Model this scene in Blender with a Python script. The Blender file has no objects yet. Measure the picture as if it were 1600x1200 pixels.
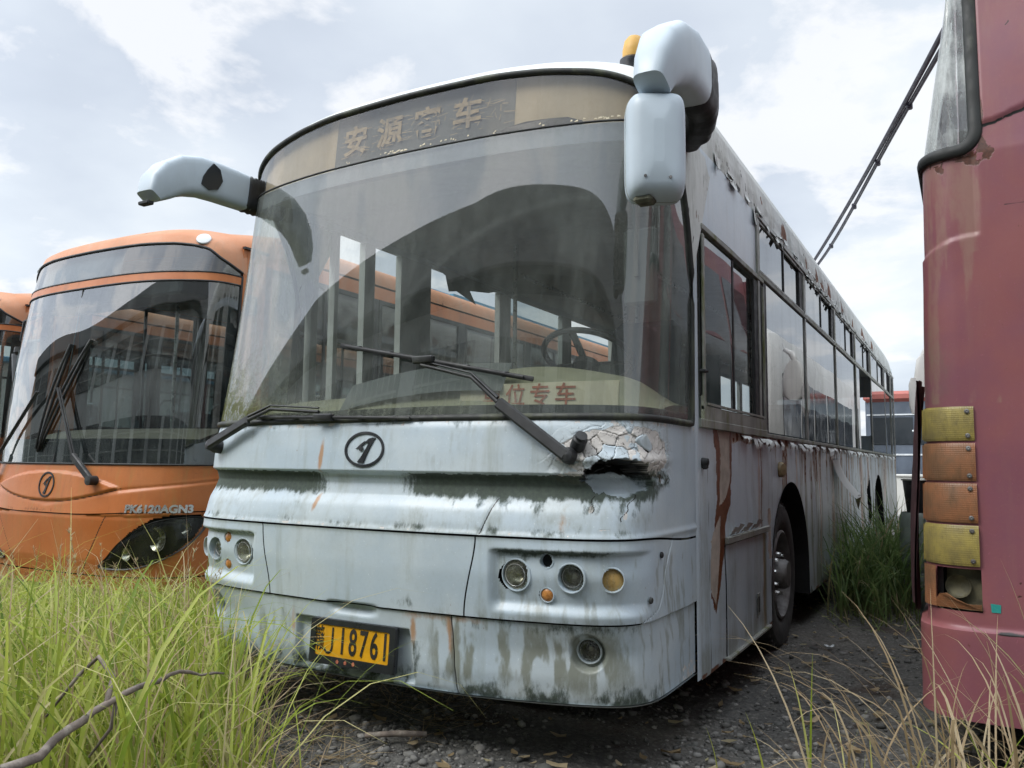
import bpy, math, random
import numpy as np
from mathutils import Vector, Matrix
random.seed(7)
RNG = np.random.default_rng(7)
sc = bpy.context.scene
COL = sc.collection
R = math.radians

# ---------------------------------------------------------------- camera
CAM = np.array([2.365, -2.858, 1.247])
pit, rol, yaw = R(5.546), R(0.576), R(29.215)
fw = Vector((-math.sin(yaw)*math.cos(pit), math.cos(yaw)*math.cos(pit), math.sin(pit)))
r0 = Vector((math.cos(yaw), math.sin(yaw), 0)); u0 = r0.cross(fw)
rt = r0*math.cos(rol) + u0*math.sin(rol); up = -r0*math.sin(rol) + u0*math.cos(rol)
cd = bpy.data.cameras.new('camera'); cam = bpy.data.objects.new('camera', cd); COL.objects.link(cam)
cam.matrix_world = Matrix(((rt.x, up.x, -fw.x, CAM[0]), (rt.y, up.y, -fw.y, CAM[1]), (rt.z, up.z, -fw.z, CAM[2]), (0, 0, 0, 1)))
cd.sensor_width = 36; cd.lens = 36*1268.7/1600; cd.clip_end = 3000; cd.clip_start = 0.05
sc.camera = cam

# ---------------------------------------------------------------- world: overcast sky
W = bpy.data.worlds.new('World'); sc.world = W; W.use_nodes = True
nt = W.node_tree; nt.nodes.clear()
def nn(t, **k):
    n = nt.nodes.new(t)
    for a, b in k.items(): setattr(n, a, b)
    return n
SUN_EL, SUN_AZ = R(48), R(215)
wo = nn('ShaderNodeOutputWorld'); bg = nn('ShaderNodeBackground'); bg.inputs[1].default_value = 0.1
sky = nn('ShaderNodeTexSky', sky_type='NISHITA', sun_disc=False, sun_elevation=SUN_EL, sun_rotation=SUN_AZ)
tc = nn('ShaderNodeTexCoord'); sep = nn('ShaderNodeSeparateXYZ'); nt.links.new(tc.outputs['Generated'], sep.inputs[0])
def wm(op, a, b=None, clamp=False):
    n = nn('ShaderNodeMath', operation=op, use_clamp=clamp)
    for i, v in enumerate((a, b)):
        if v is None: continue
        if isinstance(v, (int, float)): n.inputs[i].default_value = v
        else: nt.links.new(v, n.inputs[i])
    return n.outputs[0]
zz = wm('ADD', wm('MAXIMUM', sep.outputs[2], 0.0), 0.22)
cx = nn('ShaderNodeCombineXYZ')
nt.links.new(wm('DIVIDE', sep.outputs[0], zz), cx.inputs[0]); nt.links.new(wm('DIVIDE', sep.outputs[1], zz), cx.inputs[1])
def wnoise(scale, det, rough, off, dist=0.0):
    mp = nn('ShaderNodeMapping'); mp.inputs['Location'].default_value = off
    nt.links.new(cx.outputs[0], mp.inputs[0])
    n = nn('ShaderNodeTexNoise'); n.inputs['Scale'].default_value = scale; n.inputs['Detail'].default_value = det
    n.inputs['Roughness'].default_value = rough; n.inputs['Distortion'].default_value = dist
    nt.links.new(mp.outputs[0], n.inputs[0]); return n.outputs[0]
def wramp(v, pts):
    r = nn('ShaderNodeValToRGB'); nt.links.new(v, r.inputs[0]); e = r.color_ramp.elements
    while len(e) > 1: e.remove(e[-1])
    e[0].position, e[0].color = pts[0][0], (*pts[0][1], 1)
    for p, c in pts[1:]: q = e.new(p); q.color = (*c, 1)
    return r.outputs[0]
big = wramp(wnoise(1.15, 7, .5, (3.1, 1.3, 0), .1), [(.28, (5.3, 5.9, 6.8)), (.42, (6.2, 6.8, 7.7)), (.54, (7.3, 7.9, 8.6)), (.68, (8.9, 9.3, 9.5))])
puff = wramp(wnoise(2.3, 9, .58, (0.4, 5.2, 0), .2), [(.49, (0, 0, 0)), (.56, (.8, .8, .8))])
mx = nn('ShaderNodeMix', data_type='RGBA'); nt.links.new(puff, mx.inputs[0]); nt.links.new(big, mx.inputs[6]); mx.inputs[7].default_value = (9.3, 9.4, 9.6, 1)
mx2 = nn('ShaderNodeMix', data_type='RGBA'); mx2.inputs[0].default_value = .88
nt.links.new(sky.outputs[0], mx2.inputs[6]); nt.links.new(mx.outputs[2], mx2.inputs[7])
def wss(v, a, b):
    r = nn('ShaderNodeMapRange', interpolation_type='SMOOTHSTEP'); nt.links.new(v, r.inputs[0]); r.inputs[1].default_value = a; r.inputs[2].default_value = b; return r.outputs[0]
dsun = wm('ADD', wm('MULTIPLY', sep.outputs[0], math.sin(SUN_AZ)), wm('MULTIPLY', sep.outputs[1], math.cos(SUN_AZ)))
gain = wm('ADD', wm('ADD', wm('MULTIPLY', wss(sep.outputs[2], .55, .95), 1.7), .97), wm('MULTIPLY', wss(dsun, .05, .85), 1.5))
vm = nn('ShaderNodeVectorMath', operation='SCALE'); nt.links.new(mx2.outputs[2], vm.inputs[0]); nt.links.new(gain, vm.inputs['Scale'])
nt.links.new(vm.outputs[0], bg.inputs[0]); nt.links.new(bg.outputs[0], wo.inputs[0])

sl = bpy.data.lights.new('sun', 'SUN'); sl.energy = 1.5; sl.angle = R(25); sl.color = (1, .96, .9)
sun = bpy.data.objects.new('sun', sl); COL.objects.link(sun)
sd = Vector((math.sin(SUN_AZ)*math.cos(SUN_EL), math.cos(SUN_AZ)*math.cos(SUN_EL), math.sin(SUN_EL)))
sun.rotation_euler = sd.to_track_quat('Z', 'Y').to_euler()
sc.view_settings.view_transform = 'Standard'; sc.view_settings.look = 'None'
sc.view_settings.exposure = 0.30; sc.view_settings.gamma = 1.0
sc.cycles.max_bounces = 10; sc.cycles.transparent_max_bounces = 24; sc.cycles.glossy_bounces = 5
sc.cycles.caustics_reflective = False; sc.cycles.caustics_refractive = False

# ---------------------------------------------------------------- node helper
class NT:
    def __init__(s, name):
        s.m = bpy.data.materials.new(name); s.m.use_nodes = True; s.t = s.m.node_tree; s.t.nodes.clear()
        s.out = s.t.nodes.new('ShaderNodeOutputMaterial'); s.tc = s.n('ShaderNodeTexCoord')
    def n(s, t, ins=None, **k):
        n = s.t.nodes.new(t)
        for a, b in k.items(): setattr(n, a, b)
        for a, b in (ins or {}).items(): s.set(n.inputs[a], b)
        return n
    def set(s, i, v):
        if isinstance(v, bpy.types.NodeSocket): s.t.links.new(v, i)
        elif isinstance(v, (tuple, list)) and len(v) == 3 and i.type == 'RGBA': i.default_value = (*v, 1)
        else: i.default_value = v
    def coords(s, scale=(1, 1, 1), loc=(0, 0, 0)):
        return s.n('ShaderNodeMapping', {0: s.tc.outputs['Object'], 'Scale': scale, 'Location': loc}).outputs[0]
    def noise(s, scale, detail=4, rough=.55, st=(1, 1, 1), loc=(0, 0, 0), dist=0.):
        return s.n('ShaderNodeTexNoise', {0: s.coords(st, loc), 'Scale': scale, 'Detail': detail, 'Roughness': rough, 'Distortion': dist}).outputs[0]
    def math(s, op, a, b=0., clamp=False):
        n = s.n('ShaderNodeMath', operation=op, use_clamp=clamp); s.set(n.inputs[0], a); s.set(n.inputs[1], b); return n.outputs[0]
    def rng(s, v, a, b, c=0., d=1.):
        return s.n('ShaderNodeMapRange', {0: v, 1: a, 2: b, 3: c, 4: d}, interpolation_type='SMOOTHSTEP').outputs[0]
    def mix(s, f, a, b):
        n = s.n('ShaderNodeMix', data_type='RGBA'); s.set(n.inputs[0], f); s.set(n.inputs[6], a); s.set(n.inputs[7], b); return n.outputs[2]
    def attr(s, a):
        return s.n('ShaderNodeAttribute', attribute_name=a).outputs['Fac']
    def bump(s, h, st=.3, d=.01):
        return s.n('ShaderNodeBump', {'Height': h, 'Strength': st, 'Distance': d}).outputs[0]
    def bsdf(s, col, rough=.5, metal=0., nrm=None, **k):
        b = s.n('ShaderNodeBsdfPrincipled', {'Base Color': col, 'Roughness': rough, 'Metallic': metal})
        if nrm is not None: s.set(b.inputs['Normal'], nrm)
        for a, v in k.items(): s.set(b.inputs[a.replace('_', ' ')], v)
        return b
    def done(s, sh):
        s.t.links.new(sh.outputs[0] if isinstance(sh, bpy.types.Node) else sh, s.out.inputs[0]); return s.m

def plain(name, col, rough=.5, metal=0., var=.25, scale=8, bump=.15, dirt=None, dirta=.5):
    m = NT(name); v = m.noise(scale, 6)
    c = m.mix(m.rng(v, .3, .7), tuple(x*(1-var) for x in col), tuple(min(1, x*(1+var)) for x in col))
    if dirt: c = m.mix(m.math('MULTIPLY', m.rng(m.noise(scale*.6, 8, .7, (1, 1, .35), (5, 2, 1)), .48, .68), dirta), c, dirt)
    r = m.rng(m.noise(scale*2, 4), .3, .7, max(.02, rough-.1), min(1, rough+.12))
    return m.done(m.bsdf(c, r, metal, m.bump(m.noise(scale*5, 4), bump, .002)))

def paint(name, base, faded, streak=(.25, .27, .22), streaka=.35, rough=.38, primer=(.50, .43, .36), rust=(.20, .065, .02), algae=(.028, .04, .026), wash=(.42, .20, .06), crack=False):
    m = NT(name)
    c = m.mix(m.rng(m.noise(2.2, 6, .6), .32, .68), base, faded)
    fine = m.noise(60, 5, .65); c = m.mix(m.math('MULTIPLY', m.rng(fine, .45, .8), .12), c, streak)
    c = m.mix(m.math('MULTIPLY', m.rng(m.noise(120, 3, .6, (1, 1, .8), (7, 7, 1)), .66, .72), .55), c, tuple(min(.85, x*1.5) for x in faded)); c = m.mix(m.math('MULTIPLY', m.rng(m.noise(38, 4, .7, (1, 1, .6), (1, 7, 5)), .70, .76), .7), c, rust)
    sc1 = m.math('ABSOLUTE', m.math('SUBTRACT', m.noise(3.5, 2, .5, (1, 1, 4), (4, 8, 2), .3), .5)); c = m.mix(m.math('MULTIPLY', m.math('SUBTRACT', 1., m.rng(sc1, .0, .0022)), m.rng(m.noise(5, 3), .5, .7, 0., .5)), c, streak)
    st = m.noise(9, 7, .65, (1, 1, .09), (3, 0, 0)); c = m.mix(m.math('MULTIPLY', m.rng(st, .50, .72), streaka), c, streak)
    bl = m.noise(1.6, 8, .7, (1, 1, 1), (9, 4, 2)); c = m.mix(m.math('MULTIPLY', m.rng(bl, .52, .7), .22), c, streak)
    mid = m.noise(16, 8, .68, (1, 1, .7)); hi = m.noise(45, 8, .7, (1, 1, .35), (2, 2, 2))
    def mask(a, k, src, w=.06):
        x = m.math('ADD', m.attr(a), m.math('MULTIPLY', m.math('SUBTRACT', src, .5), k)); return m.rng(x, .5-w, .5+w)
    ru = mask('m_rustwash', 1.1, hi, .3); c = m.mix(m.math('MULTIPLY', ru, .8), c, wash)
    ye = mask('m_stain', 1.0, hi, .45); c = m.mix(m.math('MULTIPLY', ye, .75), c, (.16, .16, .10))
    pr = mask('m_prim', .8, mid, .03); pc = m.mix(m.rng(m.noise(11, 6), .3, .7), primer, tuple(x*.72 for x in primer)); c = m.mix(pr, c, pc)
    rs = mask('m_rust', .9, mid, .05); c = m.mix(rs, c, m.mix(m.rng(fine, .3, .7), rust, tuple(x*.45 for x in rust)))
    al = mask('m_algae', 1.5, hi, .3); c = m.mix(m.math('MULTIPLY', al, .93), c, m.mix(m.rng(fine, .35, .7), algae, tuple(x*1.7 for x in algae)))
    if crack:
        for sc_, wd in ((9, .007),):
            ln = m.math('ABSOLUTE', m.math('SUBTRACT', m.noise(sc_, 5, .62, (1, 1, 1), (sc_, 1, 2), .6), .5)); cm = m.math('MULTIPLY', m.math('SUBTRACT', 1., m.rng(ln, wd*.3, wd)), m.rng(m.attr('m_crk'), .15, .5)); c = m.mix(m.math('MULTIPLY', cm, .85), c, (.05, .04, .032))
    dk = mask('m_dark', .15, hi, .12); c = m.mix(dk, c, (.012, .012, .011))
    h = m.math('ADD', m.math('MULTIPLY', pr, -.6), m.math('MULTIPLY', rs, -.5)); h = m.math('ADD', h, m.math('MULTIPLY', mid, .25)); h = m.math('ADD', h, m.math('MULTIPLY', al, .25))
    if crack: h = m.math('ADD', h, m.math('MULTIPLY', m.attr('m_crk'), m.math('MULTIPLY', m.noise(80, 3, .5), .25)))
    wv = m.noise(1.3, 3, .5)
    nrm = m.bump(h, .55, .004)
    nrm = m.n('ShaderNodeBump', {'Height': wv, 'Strength': .25, 'Distance': .03, 'Normal': nrm}).outputs[0]
    ro = m.rng(m.math('ADD', m.math('MULTIPLY', mid, .5), m.math('ADD', al, pr)), .2, .9, rough, .85)
    return m.done(m.bsdf(c, ro, 0, nrm))

def glass(name, tint=(.78, .83, .80), ior=1.75, film=(.30, .33, .30), filma=.10, rough=.0, use_attr=False, wav=.0, streaks=.35):
    m = NT(name)
    geo = m.n('ShaderNodeNewGeometry'); bf = geo.outputs['Backfacing']
    io = m.math('ADD', m.math('MULTIPLY', bf, 1/ior - ior), ior)
    nrm = m.bump(m.noise(1.1, 2, .4), wav, .06) if wav else None
    fr = m.n('ShaderNodeFresnel', {'IOR': io})
    tr = m.n('ShaderNodeBsdfTransparent', {0: tint}); gl = m.n('ShaderNodeBsdfGlossy', {'Color': (1, 1, 1), 'Roughness': rough})
    if nrm is not None: m.set(fr.inputs['Normal'], nrm); m.set(gl.inputs['Normal'], nrm)
    a = m.n('ShaderNodeMixShader', {0: fr.outputs[0], 1: tr.outputs[0], 2: gl.outputs[0]})
    d1 = m.n('ShaderNodeBsdfDiffuse', {0: film}); d2 = m.n('ShaderNodeBsdfTranslucent', {0: film})
    d = m.n('ShaderNodeMixShader', {0: .4, 1: d1.outputs[0], 2: d2.outputs[0]})
    f = m.math('ADD', m.math('MULTIPLY', m.rng(m.noise(7, 7, .65, (1, 1, .12)), .42, .75), streaks), m.math('MULTIPLY', m.rng(m.noise(3, 8, .7), .4, .8), .35))
    f = m.math('MULTIPLY', f, filma*2.0)
    f = m.math('ADD', f, m.math('MULTIPLY', m.rng(m.noise(220, 3, .7), .62, .78), filma*.8))
    if use_attr:
        f = m.math('ADD', f, m.math('MULTIPLY', m.attr('m_film'), m.rng(m.noise(14, 8, .7, (1, 1, .3)), .2, .8, .35, 1.)))
        dc = m.mix(m.attr('m_moss'), film, (.16, .17, .07)); m.set(d1.inputs[0], dc); m.set(d2.inputs[0], dc)
        f = m.math('ADD', f, m.math('MULTIPLY', m.attr('m_moss'), m.rng(m.noise(30, 8, .7), .4, .65, .1, .75)))
    f = m.math('MINIMUM', f, .93)
    return m.done(m.n('ShaderNodeMixShader', {0: f, 1: a.outputs[0], 2: d.outputs[0]}))

M = {}
M['bus'] = paint('pale_blue_paint', (.50, .59, .655), (.58, .65, .69), rough=.32)
M['busfront'] = paint('pale_blue_front_paint', (.43, .515, .575), (.53, .595, .62), rough=.36, streaka=.5, primer=(.68, .65, .61), crack=True)
M['busroof'] = paint('peeling_roof_paint', (.60, .635, .62), (.66, .68, .655), rough=.7, streak=(.3, .33, .3), primer=(.30, .22, .18))
M['white'] = plain('mirror_shell_plastic', (.50, .58, .64), .42, var=.06, scale=3, bump=.05, dirt=(.30, .34, .34), dirta=.25)
M['orange'] = paint('faded_orange_paint', (.47, .135, .030), (.53, .185, .06), streak=(.22, .09, .04), streaka=.4, rough=.42, primer=(.10, .05, .035), algae=(.03, .03, .02))
M['orangeroof'] = paint('sun_bleached_orange_paint', (.50, .20, .085), (.56, .26, .14), streak=(.40, .30, .22), streaka=.35, rough=.6)
M['maroon'] = paint('maroon_paint', (.250, .084, .084), (.205, .072, .098), streak=(.27, .15, .11), streaka=.35, rough=.4, primer=(.10, .035, .03), rust=(.12, .04, .02), wash=(.27, .15, .12))
M['black'] = plain('black_rubber', (.018, .019, .02), .55, var=.4, scale=12, dirt=(.07, .075, .065), dirta=.6)
M['blackp'] = plain('black_plastic', (.015, .017, .02), .35, var=.2, scale=6, dirt=(.06, .06, .06), dirta=.35)
M['gasket'] = plain('mossy_black_rubber', (.02, .022, .02), .6, var=.4, scale=10, dirt=(.09, .10, .06), dirta=.8)
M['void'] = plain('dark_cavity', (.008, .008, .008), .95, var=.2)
M['alu'] = plain('dull_aluminium', (.32, .33, .31), .42, .6, var=.25, scale=9, dirt=(.15, .16, .09), dirta=.8)
M['mossalu'] = plain('mossy_window_rail', (.30, .31, .28), .55, .3, var=.3, scale=9, dirt=(.13, .14, .03), dirta=.95)
M['steel'] = plain('worn_wheel_steel', (.17, .165, .16), .55, .35, var=.35, scale=14, dirt=(.07, .06, .05), dirta=.9)
M['tyre'] = plain('tyre_rubber', (.04, .04, .038), .8, var=.3, scale=14, bump=.5, dirt=(.08, .075, .065), dirta=.7)
M['glass'] = glass('dirty_windshield_glass', (.76, .80, .77), 2.0, (.40, .44, .41), .16, use_attr=True, wav=.004)
M['visor'] = glass('tinted_sign_glass', (.80, .78, .72), 1.6, (.38, .36, .31), .22, wav=.03)
M['pane'] = glass('side_window_glass', (.14, .16, .16), 3.2, (.42, .45, .45), .16, wav=.03)
M['paneclear'] = glass('clear_side_glass', (.55, .6, .6), 1.7, (.38, .42, .42), .10, wav=.04)
M['oglass'] = glass('green_tint_windshield', (.66, .74, .72), 2.25, (.40, .44, .42), .18, wav=.004)
M['ogdark'] = glass('dark_sign_glass', (.40, .44, .46), 2.0, (.36, .39, .38), .12, wav=.012)
M['lens'] = glass('lamp_glass', (.75, .76, .70), 1.6, (.36, .36, .28), .5)
M['amber'] = plain('faded_amber_lens', (.42, .27, .09), .3, var=.2, scale=30, dirt=(.30, .26, .16), dirta=.7)
M['amberdark'] = plain('amber_lamp_lens', (.45, .19, .05), .25, var=.3, scale=30, dirt=(.2, .12, .05), dirta=.5)
def lampmat(name, col, dirt):
    m = NT(name); wv = m.n('ShaderNodeTexWave', {0: m.coords(), 'Scale': 38., 'Distortion': .0}, bands_direction='X').outputs['Fac']; wz = m.n('ShaderNodeTexWave', {0: m.coords(), 'Scale': 38., 'Distortion': .0}, bands_direction='Z').outputs['Fac']
    c = m.mix(m.rng(m.noise(7, 7, .7), .35, .65), col, dirt); c = m.mix(m.math('MULTIPLY', m.rng(m.noise(20, 8, .75, (1, 1, .3)), .5, .7), .55), c, tuple(x*.5 for x in dirt))
    return m.done(m.bsdf(c, .42, 0, m.bump(m.math('ADD', wv, wz), .25, .0015)))
M['yellowl'] = lampmat('dirty_yellow_lens', (.34, .27, .07), (.20, .16, .06))
M['orangel'] = lampmat('dirty_orange_lens', (.30, .125, .055), (.19, .10, .05))
M['refl'] = plain('tarnished_reflector', (.42, .42, .38), .25, .85, var=.2, scale=20)
M['plate'] = plain('yellow_plate', (.62, .31, .01), .4, var=.12, scale=14, dirt=(.3, .15, .02), dirta=.5)
M['ink'] = plain('black_plate_paint', (.02, .018, .015), .5)
M['dash'] = plain('cream_dashboard', (.31, .30, .20), .7, var=.12, scale=5, dirt=(.22, .22, .12), dirta=.7)
M['sign'] = plain('cream_card', (.74, .66, .48), .7, var=.06, scale=4, dirt=(.4, .36, .24), dirta=.5)
M['redink'] = plain('faded_red_letters', (.42, .13, .07), .7, var=.3, scale=40)
M['gold'] = plain('faded_gold_letters', (.36, .27, .15), .6, var=.2, scale=30, dirt=(.14, .13, .11), dirta=.8)
M['cream'] = plain('cream_sign_backing', (.42, .345, .23), .6, var=.1, scale=3, dirt=(.32, .28, .2), dirta=.7)
M['inner'] = plain('grey_interior_panel', (.36, .39, .37), .6, var=.15, scale=3, dirt=(.08, .08, .07), dirta=.5)
M['innerd'] = plain('dark_interior_panel', (.10, .11, .11), .7, var=.2, scale=3)
M['seat'] = plain('blue_grey_seat_fabric', (.055, .07, .085), .85, var=.2, scale=20)
M['rail'] = plain('grab_rail_steel', (.45, .45, .43), .3, .7, var=.15)
M['chrome'] = plain('chrome_letters', (.62, .62, .60), .28, .75, var=.1)
M['wallw'] = plain('white_wall_paint', (.62, .62, .58), .8, var=.06, scale=.6, dirt=(.40, .39, .34), dirta=.6)
M['wallg'] = plain('grey_plaster', (.55, .58, .56), .85, var=.1, scale=.5, dirt=(.14, .14, .13), dirta=.6)
M['blue'] = plain('blue_roof_sheet', (.10, .28, .42), .5, var=.1, scale=1)
M['redroof'] = plain('red_roof_paint', (.34, .10, .08), .5, var=.1, scale=1)
M['darkglass'] = plain('dark_window_glass', (.03, .035, .04), .12, var=.1, scale=2)
M['bgbus'] = plain('slate_bus_paint', (.09, .11, .14), .4, var=.2, scale=1.5)
M['whitebus'] = plain('white_bus_paint', (.66, .66, .64), .35, var=.05, scale=1, dirt=(.4, .4, .36), dirta=.5)
M['bark'] = plain('dead_bark', (.16, .13, .11), .85, var=.4, scale=25, bump=.8, dirt=(.30, .27, .23), dirta=.9)
M['cable'] = plain('cable_sheath', (.03, .03, .045), .5, var=.2)
M['paper'] = plain('white_plastic_scrap', (.62, .65, .66), .6, var=.1)
M['dryleaf'] = plain('dry_leaf', (.38, .30, .20), .75, var=.25, scale=20)
M['teal'] = plain('teal_sticker', (.02, .25, .22), .5, var=.2)

# ---------------------------------------------------------------- mesh helpers
def tag(o, label=None, cat=None, group=None, kind=None):
    if label: o['label'] = label
    if cat: o['category'] = cat
    if group: o['group'] = group
    if kind: o['kind'] = kind
    return o
def thing(name, label, cat, loc=(0, 0, 0), group=None, rz=0.):
    o = bpy.data.objects.new(name, None); COL.objects.link(o); o.empty_display_size = .1
    o.location = loc; o.rotation_euler = (0, 0, rz); return tag(o, label, cat, group)
def link(name, me, mat, parent=None, loc=None):
    o = bpy.data.objects.new(name, me); COL.objects.link(o)
    if mat is not None and not me.materials: me.materials.append(mat)
    if parent is not None: o.parent = parent
    if loc is not None: o.location = loc
    return o
def copy_tree(o, parent=None):
    c = o.copy(); COL.objects.link(c)
    if parent is not None: c.parent = parent; c.matrix_parent_inverse = o.matrix_parent_inverse.copy()
    for ch in list(o.children): copy_tree(ch, c)
    return c
class MB:
    def __init__(s): s.v = []; s.f = []
    def add(s, vs, fs):
        n = len(s.v); s.v += [tuple(map(float, v)) for v in vs]; s.f += [tuple(i+n for i in f) for f in fs]; return s
    def box(s, c, d, rot=None, bev=0.):
        x, y, z = d[0]/2, d[1]/2, d[2]/2
        if bev > 0:
            b = min(bev, x*.95, y*.95, z*.95); vs = []; fs = []
            for sx in (-1, 1):
                for sy in (-1, 1):
                    for sz in (-1, 1): vs += [(sx*(x-b), sy*(y-b), sz*z), (sx*(x-b), sy*y, sz*(z-b)), (sx*x, sy*(y-b), sz*(z-b))]
            def I(sx, sy, sz, k): return (((sx > 0)*2+(sy > 0))*2+(sz > 0))*3+k
            fs += [[I(-1, -1, q, 0), I(1, -1, q, 0), I(1, 1, q, 0), I(-1, 1, q, 0)][::q] for q in (-1, 1)]
            fs += [[I(-1, q, -1, 1), I(-1, q, 1, 1), I(1, q, 1, 1), I(1, q, -1, 1)][::q] for q in (-1, 1)]
            fs += [[I(q, -1, -1, 2), I(q, 1, -1, 2), I(q, 1, 1, 2), I(q, -1, 1, 2)][::q] for q in (-1, 1)]
            for a in (-1, 1):
                for c_ in (-1, 1):
                    fs.append([I(-1, a, c_, 0), I(1, a, c_, 0), I(1, a, c_, 1), I(-1, a, c_, 1)])
                    fs.append([I(a, -1, c_, 0), I(a, 1, c_, 0), I(a, 1, c_, 2), I(a, -1, c_, 2)])
                    fs.append([I(a, c_, -1, 1), I(a, c_, 1, 1), I(a, c_, 1, 2), I(a, c_, -1, 2)])
                    for e in (-1, 1): fs.append([I(a, c_, e, 0), I(a, c_, e, 1), I(a, c_, e, 2)])
        else:
            vs = [(a*x, b*y, e*z) for a in (-1, 1) for b in (-1, 1) for e in (-1, 1)]
            fs = [(0, 1, 3, 2), (4, 6, 7, 5), (0, 4, 5, 1), (2, 3, 7, 6), (0, 2, 6, 4), (1, 5, 7, 3)]
        if rot is not None: vs = [tuple(rot @ Vector(v)) for v in vs]
        return s.add([(v[0]+c[0], v[1]+c[1], v[2]+c[2]) for v in vs], fs)
    def bar(s, a, b, w, h, upv=(0, 0, 1), bev=0.):
        a, b = Vector(a), Vector(b); y = (b-a).normalized(); x = y.cross(Vector(upv)).normalized(); z = x.cross(y)
        return s.box(tuple((a+b)/2), (w, (b-a).length, h), Matrix((x, y, z)).transposed(), bev)
    def tube(s, pts, r, n=8, closed=False, flat=1., upv=(0, 0, 1)):
        P = [Vector(p) for p in pts]; N = len(P); rr = r if isinstance(r, (list, tuple)) else [r]*N; vs = []; fs = []
        pu = Vector(upv)
        for i, p in enumerate(P):
            t = (P[(i+1) % N]-P[i-1]) if closed else (P[min(i+1, N-1)]-P[max(i-1, 0)]); t.normalize()
            x = t.cross(pu)
            if x.length < 1e-3: x = t.cross(Vector((1, .1, 0)))
            x.normalize(); z = x.cross(t)
            for k in range(n):
                a = 2*math.pi*k/n; vs.append(tuple(p + x*math.cos(a)*rr[i] + z*math.sin(a)*rr[i]*flat))
        for i in range(N if closed else N-1):
            j = (i+1) % N
            for k in range(n): fs.append((i*n+k, i*n+(k+1) % n, j*n+(k+1) % n, j*n+k))
        if not closed: fs += [tuple(range(n))[::-1], tuple((N-1)*n+k for k in range(n))]
        return s.add(vs, fs)
    def lathe(s, prof, o, ax, n=32, cap=True, ref=(0, 0, 1)):
        ax = Vector(ax).normalized(); x = ax.cross(Vector(ref))
        if x.length < 1e-3: x = ax.cross(Vector((1, 0, 0)))
        x.normalize(); y = ax.cross(x); o = Vector(o); vs = []; fs = []
        for (r, h) in prof:
            for k in range(n):
                a = 2*math.pi*k/n; vs.append(tuple(o + ax*h + x*r*math.cos(a) + y*r*math.sin(a)))
        for i in range(len(prof)-1):
            for k in range(n): fs.append((i*n+k, i*n+(k+1) % n, (i+1)*n+(k+1) % n, (i+1)*n+k))
        if cap:
            if prof[0][0] > 1e-5: fs.append(tuple(range(n))[::-1])
            if prof[-1][0] > 1e-5: fs.append(tuple((len(prof)-1)*n+k for k in range(n)))
        return s.add(vs, fs)
    def prism(s, poly, f0, f1):
        n = len(poly); s.add([f0(*p) for p in poly]+[f1(*p) for p in poly], [tuple(range(n))[::-1], tuple(range(n, 2*n))]+[(i, (i+1) % n, n+(i+1) % n, n+i) for i in range(n)]); return s
    def grid(s, F, us, vs_):
        m = len(vs_); s.add([F(u, v) for u in us for v in vs_], [(i*m+j, (i+1)*m+j, (i+1)*m+j+1, i*m+j+1) for i in range(len(us)-1) for j in range(m-1)]); return s
    def build(s, name, mat, parent=None, smooth=True, angle=35):
        me = bpy.data.meshes.new(name); me.from_pydata(s.v, [], s.f)
        return finish(me, name, mat, parent, smooth, angle)
def finish(me, name, mat, parent=None, smooth=True, angle=35):
    me.update()
    if smooth:
        me.polygons.foreach_set('use_smooth', [True]*len(me.polygons))
        if angle and angle < 180:
            try: me.set_sharp_from_angle(angle=R(angle))
            except Exception: pass
    return link(name, me, mat, parent)
def npmesh(name, V, F, attrs=None):
    """V (n,3), F (m,k) arrays -> mesh, fast"""
    me = bpy.data.meshes.new(name); n, m, k = len(V), len(F), F.shape[1]
    me.vertices.add(n); me.vertices.foreach_set('co', np.ascontiguousarray(V, np.float32).ravel())
    me.loops.add(m*k); me.loops.foreach_set('vertex_index', np.ascontiguousarray(F, np.int32).ravel())
    me.polygons.add(m); me.polygons.foreach_set('loop_start', np.arange(0, m*k, k, dtype=np.int32))
    try: me.polygons.foreach_set('loop_total', np.full(m, k, np.int32))
    except Exception: pass
    me.update(calc_edges=True)
    for a, v in (attrs or {}).items():
        at = me.attributes.new(a, 'FLOAT', 'POINT'); at.data.foreach_set('value', np.ascontiguousarray(v, np.float32).ravel())
    return me
def gridmesh(name, P, mask, attrs, mat, parent, thick=0., angle=0):
    """P (n,m,3) points, mask (n-1,m-1) faces kept"""
    n, m = P.shape[:2]; idx = np.arange(n*m).reshape(n, m)
    F = np.stack([idx[:-1, :-1], idx[1:, :-1], idx[1:, 1:], idx[:-1, 1:]], -1)[mask]
    used = np.unique(F); mp = np.full(n*m, -1); mp[used] = np.arange(len(used))
    me = npmesh(name, P.reshape(-1, 3)[used], mp[F], {a: v.reshape(-1)[used] for a, v in attrs.items()})
    return finish(me, name, mat, parent, True, angle)
def vnoise(X, Y, f, seed=0, octv=4, rough=.5):
    """value noise 0..1, fractal"""
    out = np.zeros_like(X, dtype=float); amp = 1.; tot = 0.
    for o_ in range(octv):
        x = X*f; y = Y*f; xi = np.floor(x).astype(int); yi = np.floor(y).astype(int); u = x-xi; v = y-yi
        u = u*u*(3-2*u); v = v*v*(3-2*v)
        def h(a, b):
            k = (a*374761393 + b*668265263 + (seed+o_)*982451653) & 0x7fffffff
            k = (k ^ (k >> 13))*1274126177 & 0x7fffffff
            return ((k ^ (k >> 16)) & 0xffff)/65535.
        out += amp*((h(xi, yi)*(1-u)+h(xi+1, yi)*u)*(1-v)+(h(xi, yi+1)*(1-u)+h(xi+1, yi+1)*u)*v)
        tot += amp; amp *= rough; f *= 2.03
    return out/tot
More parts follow.
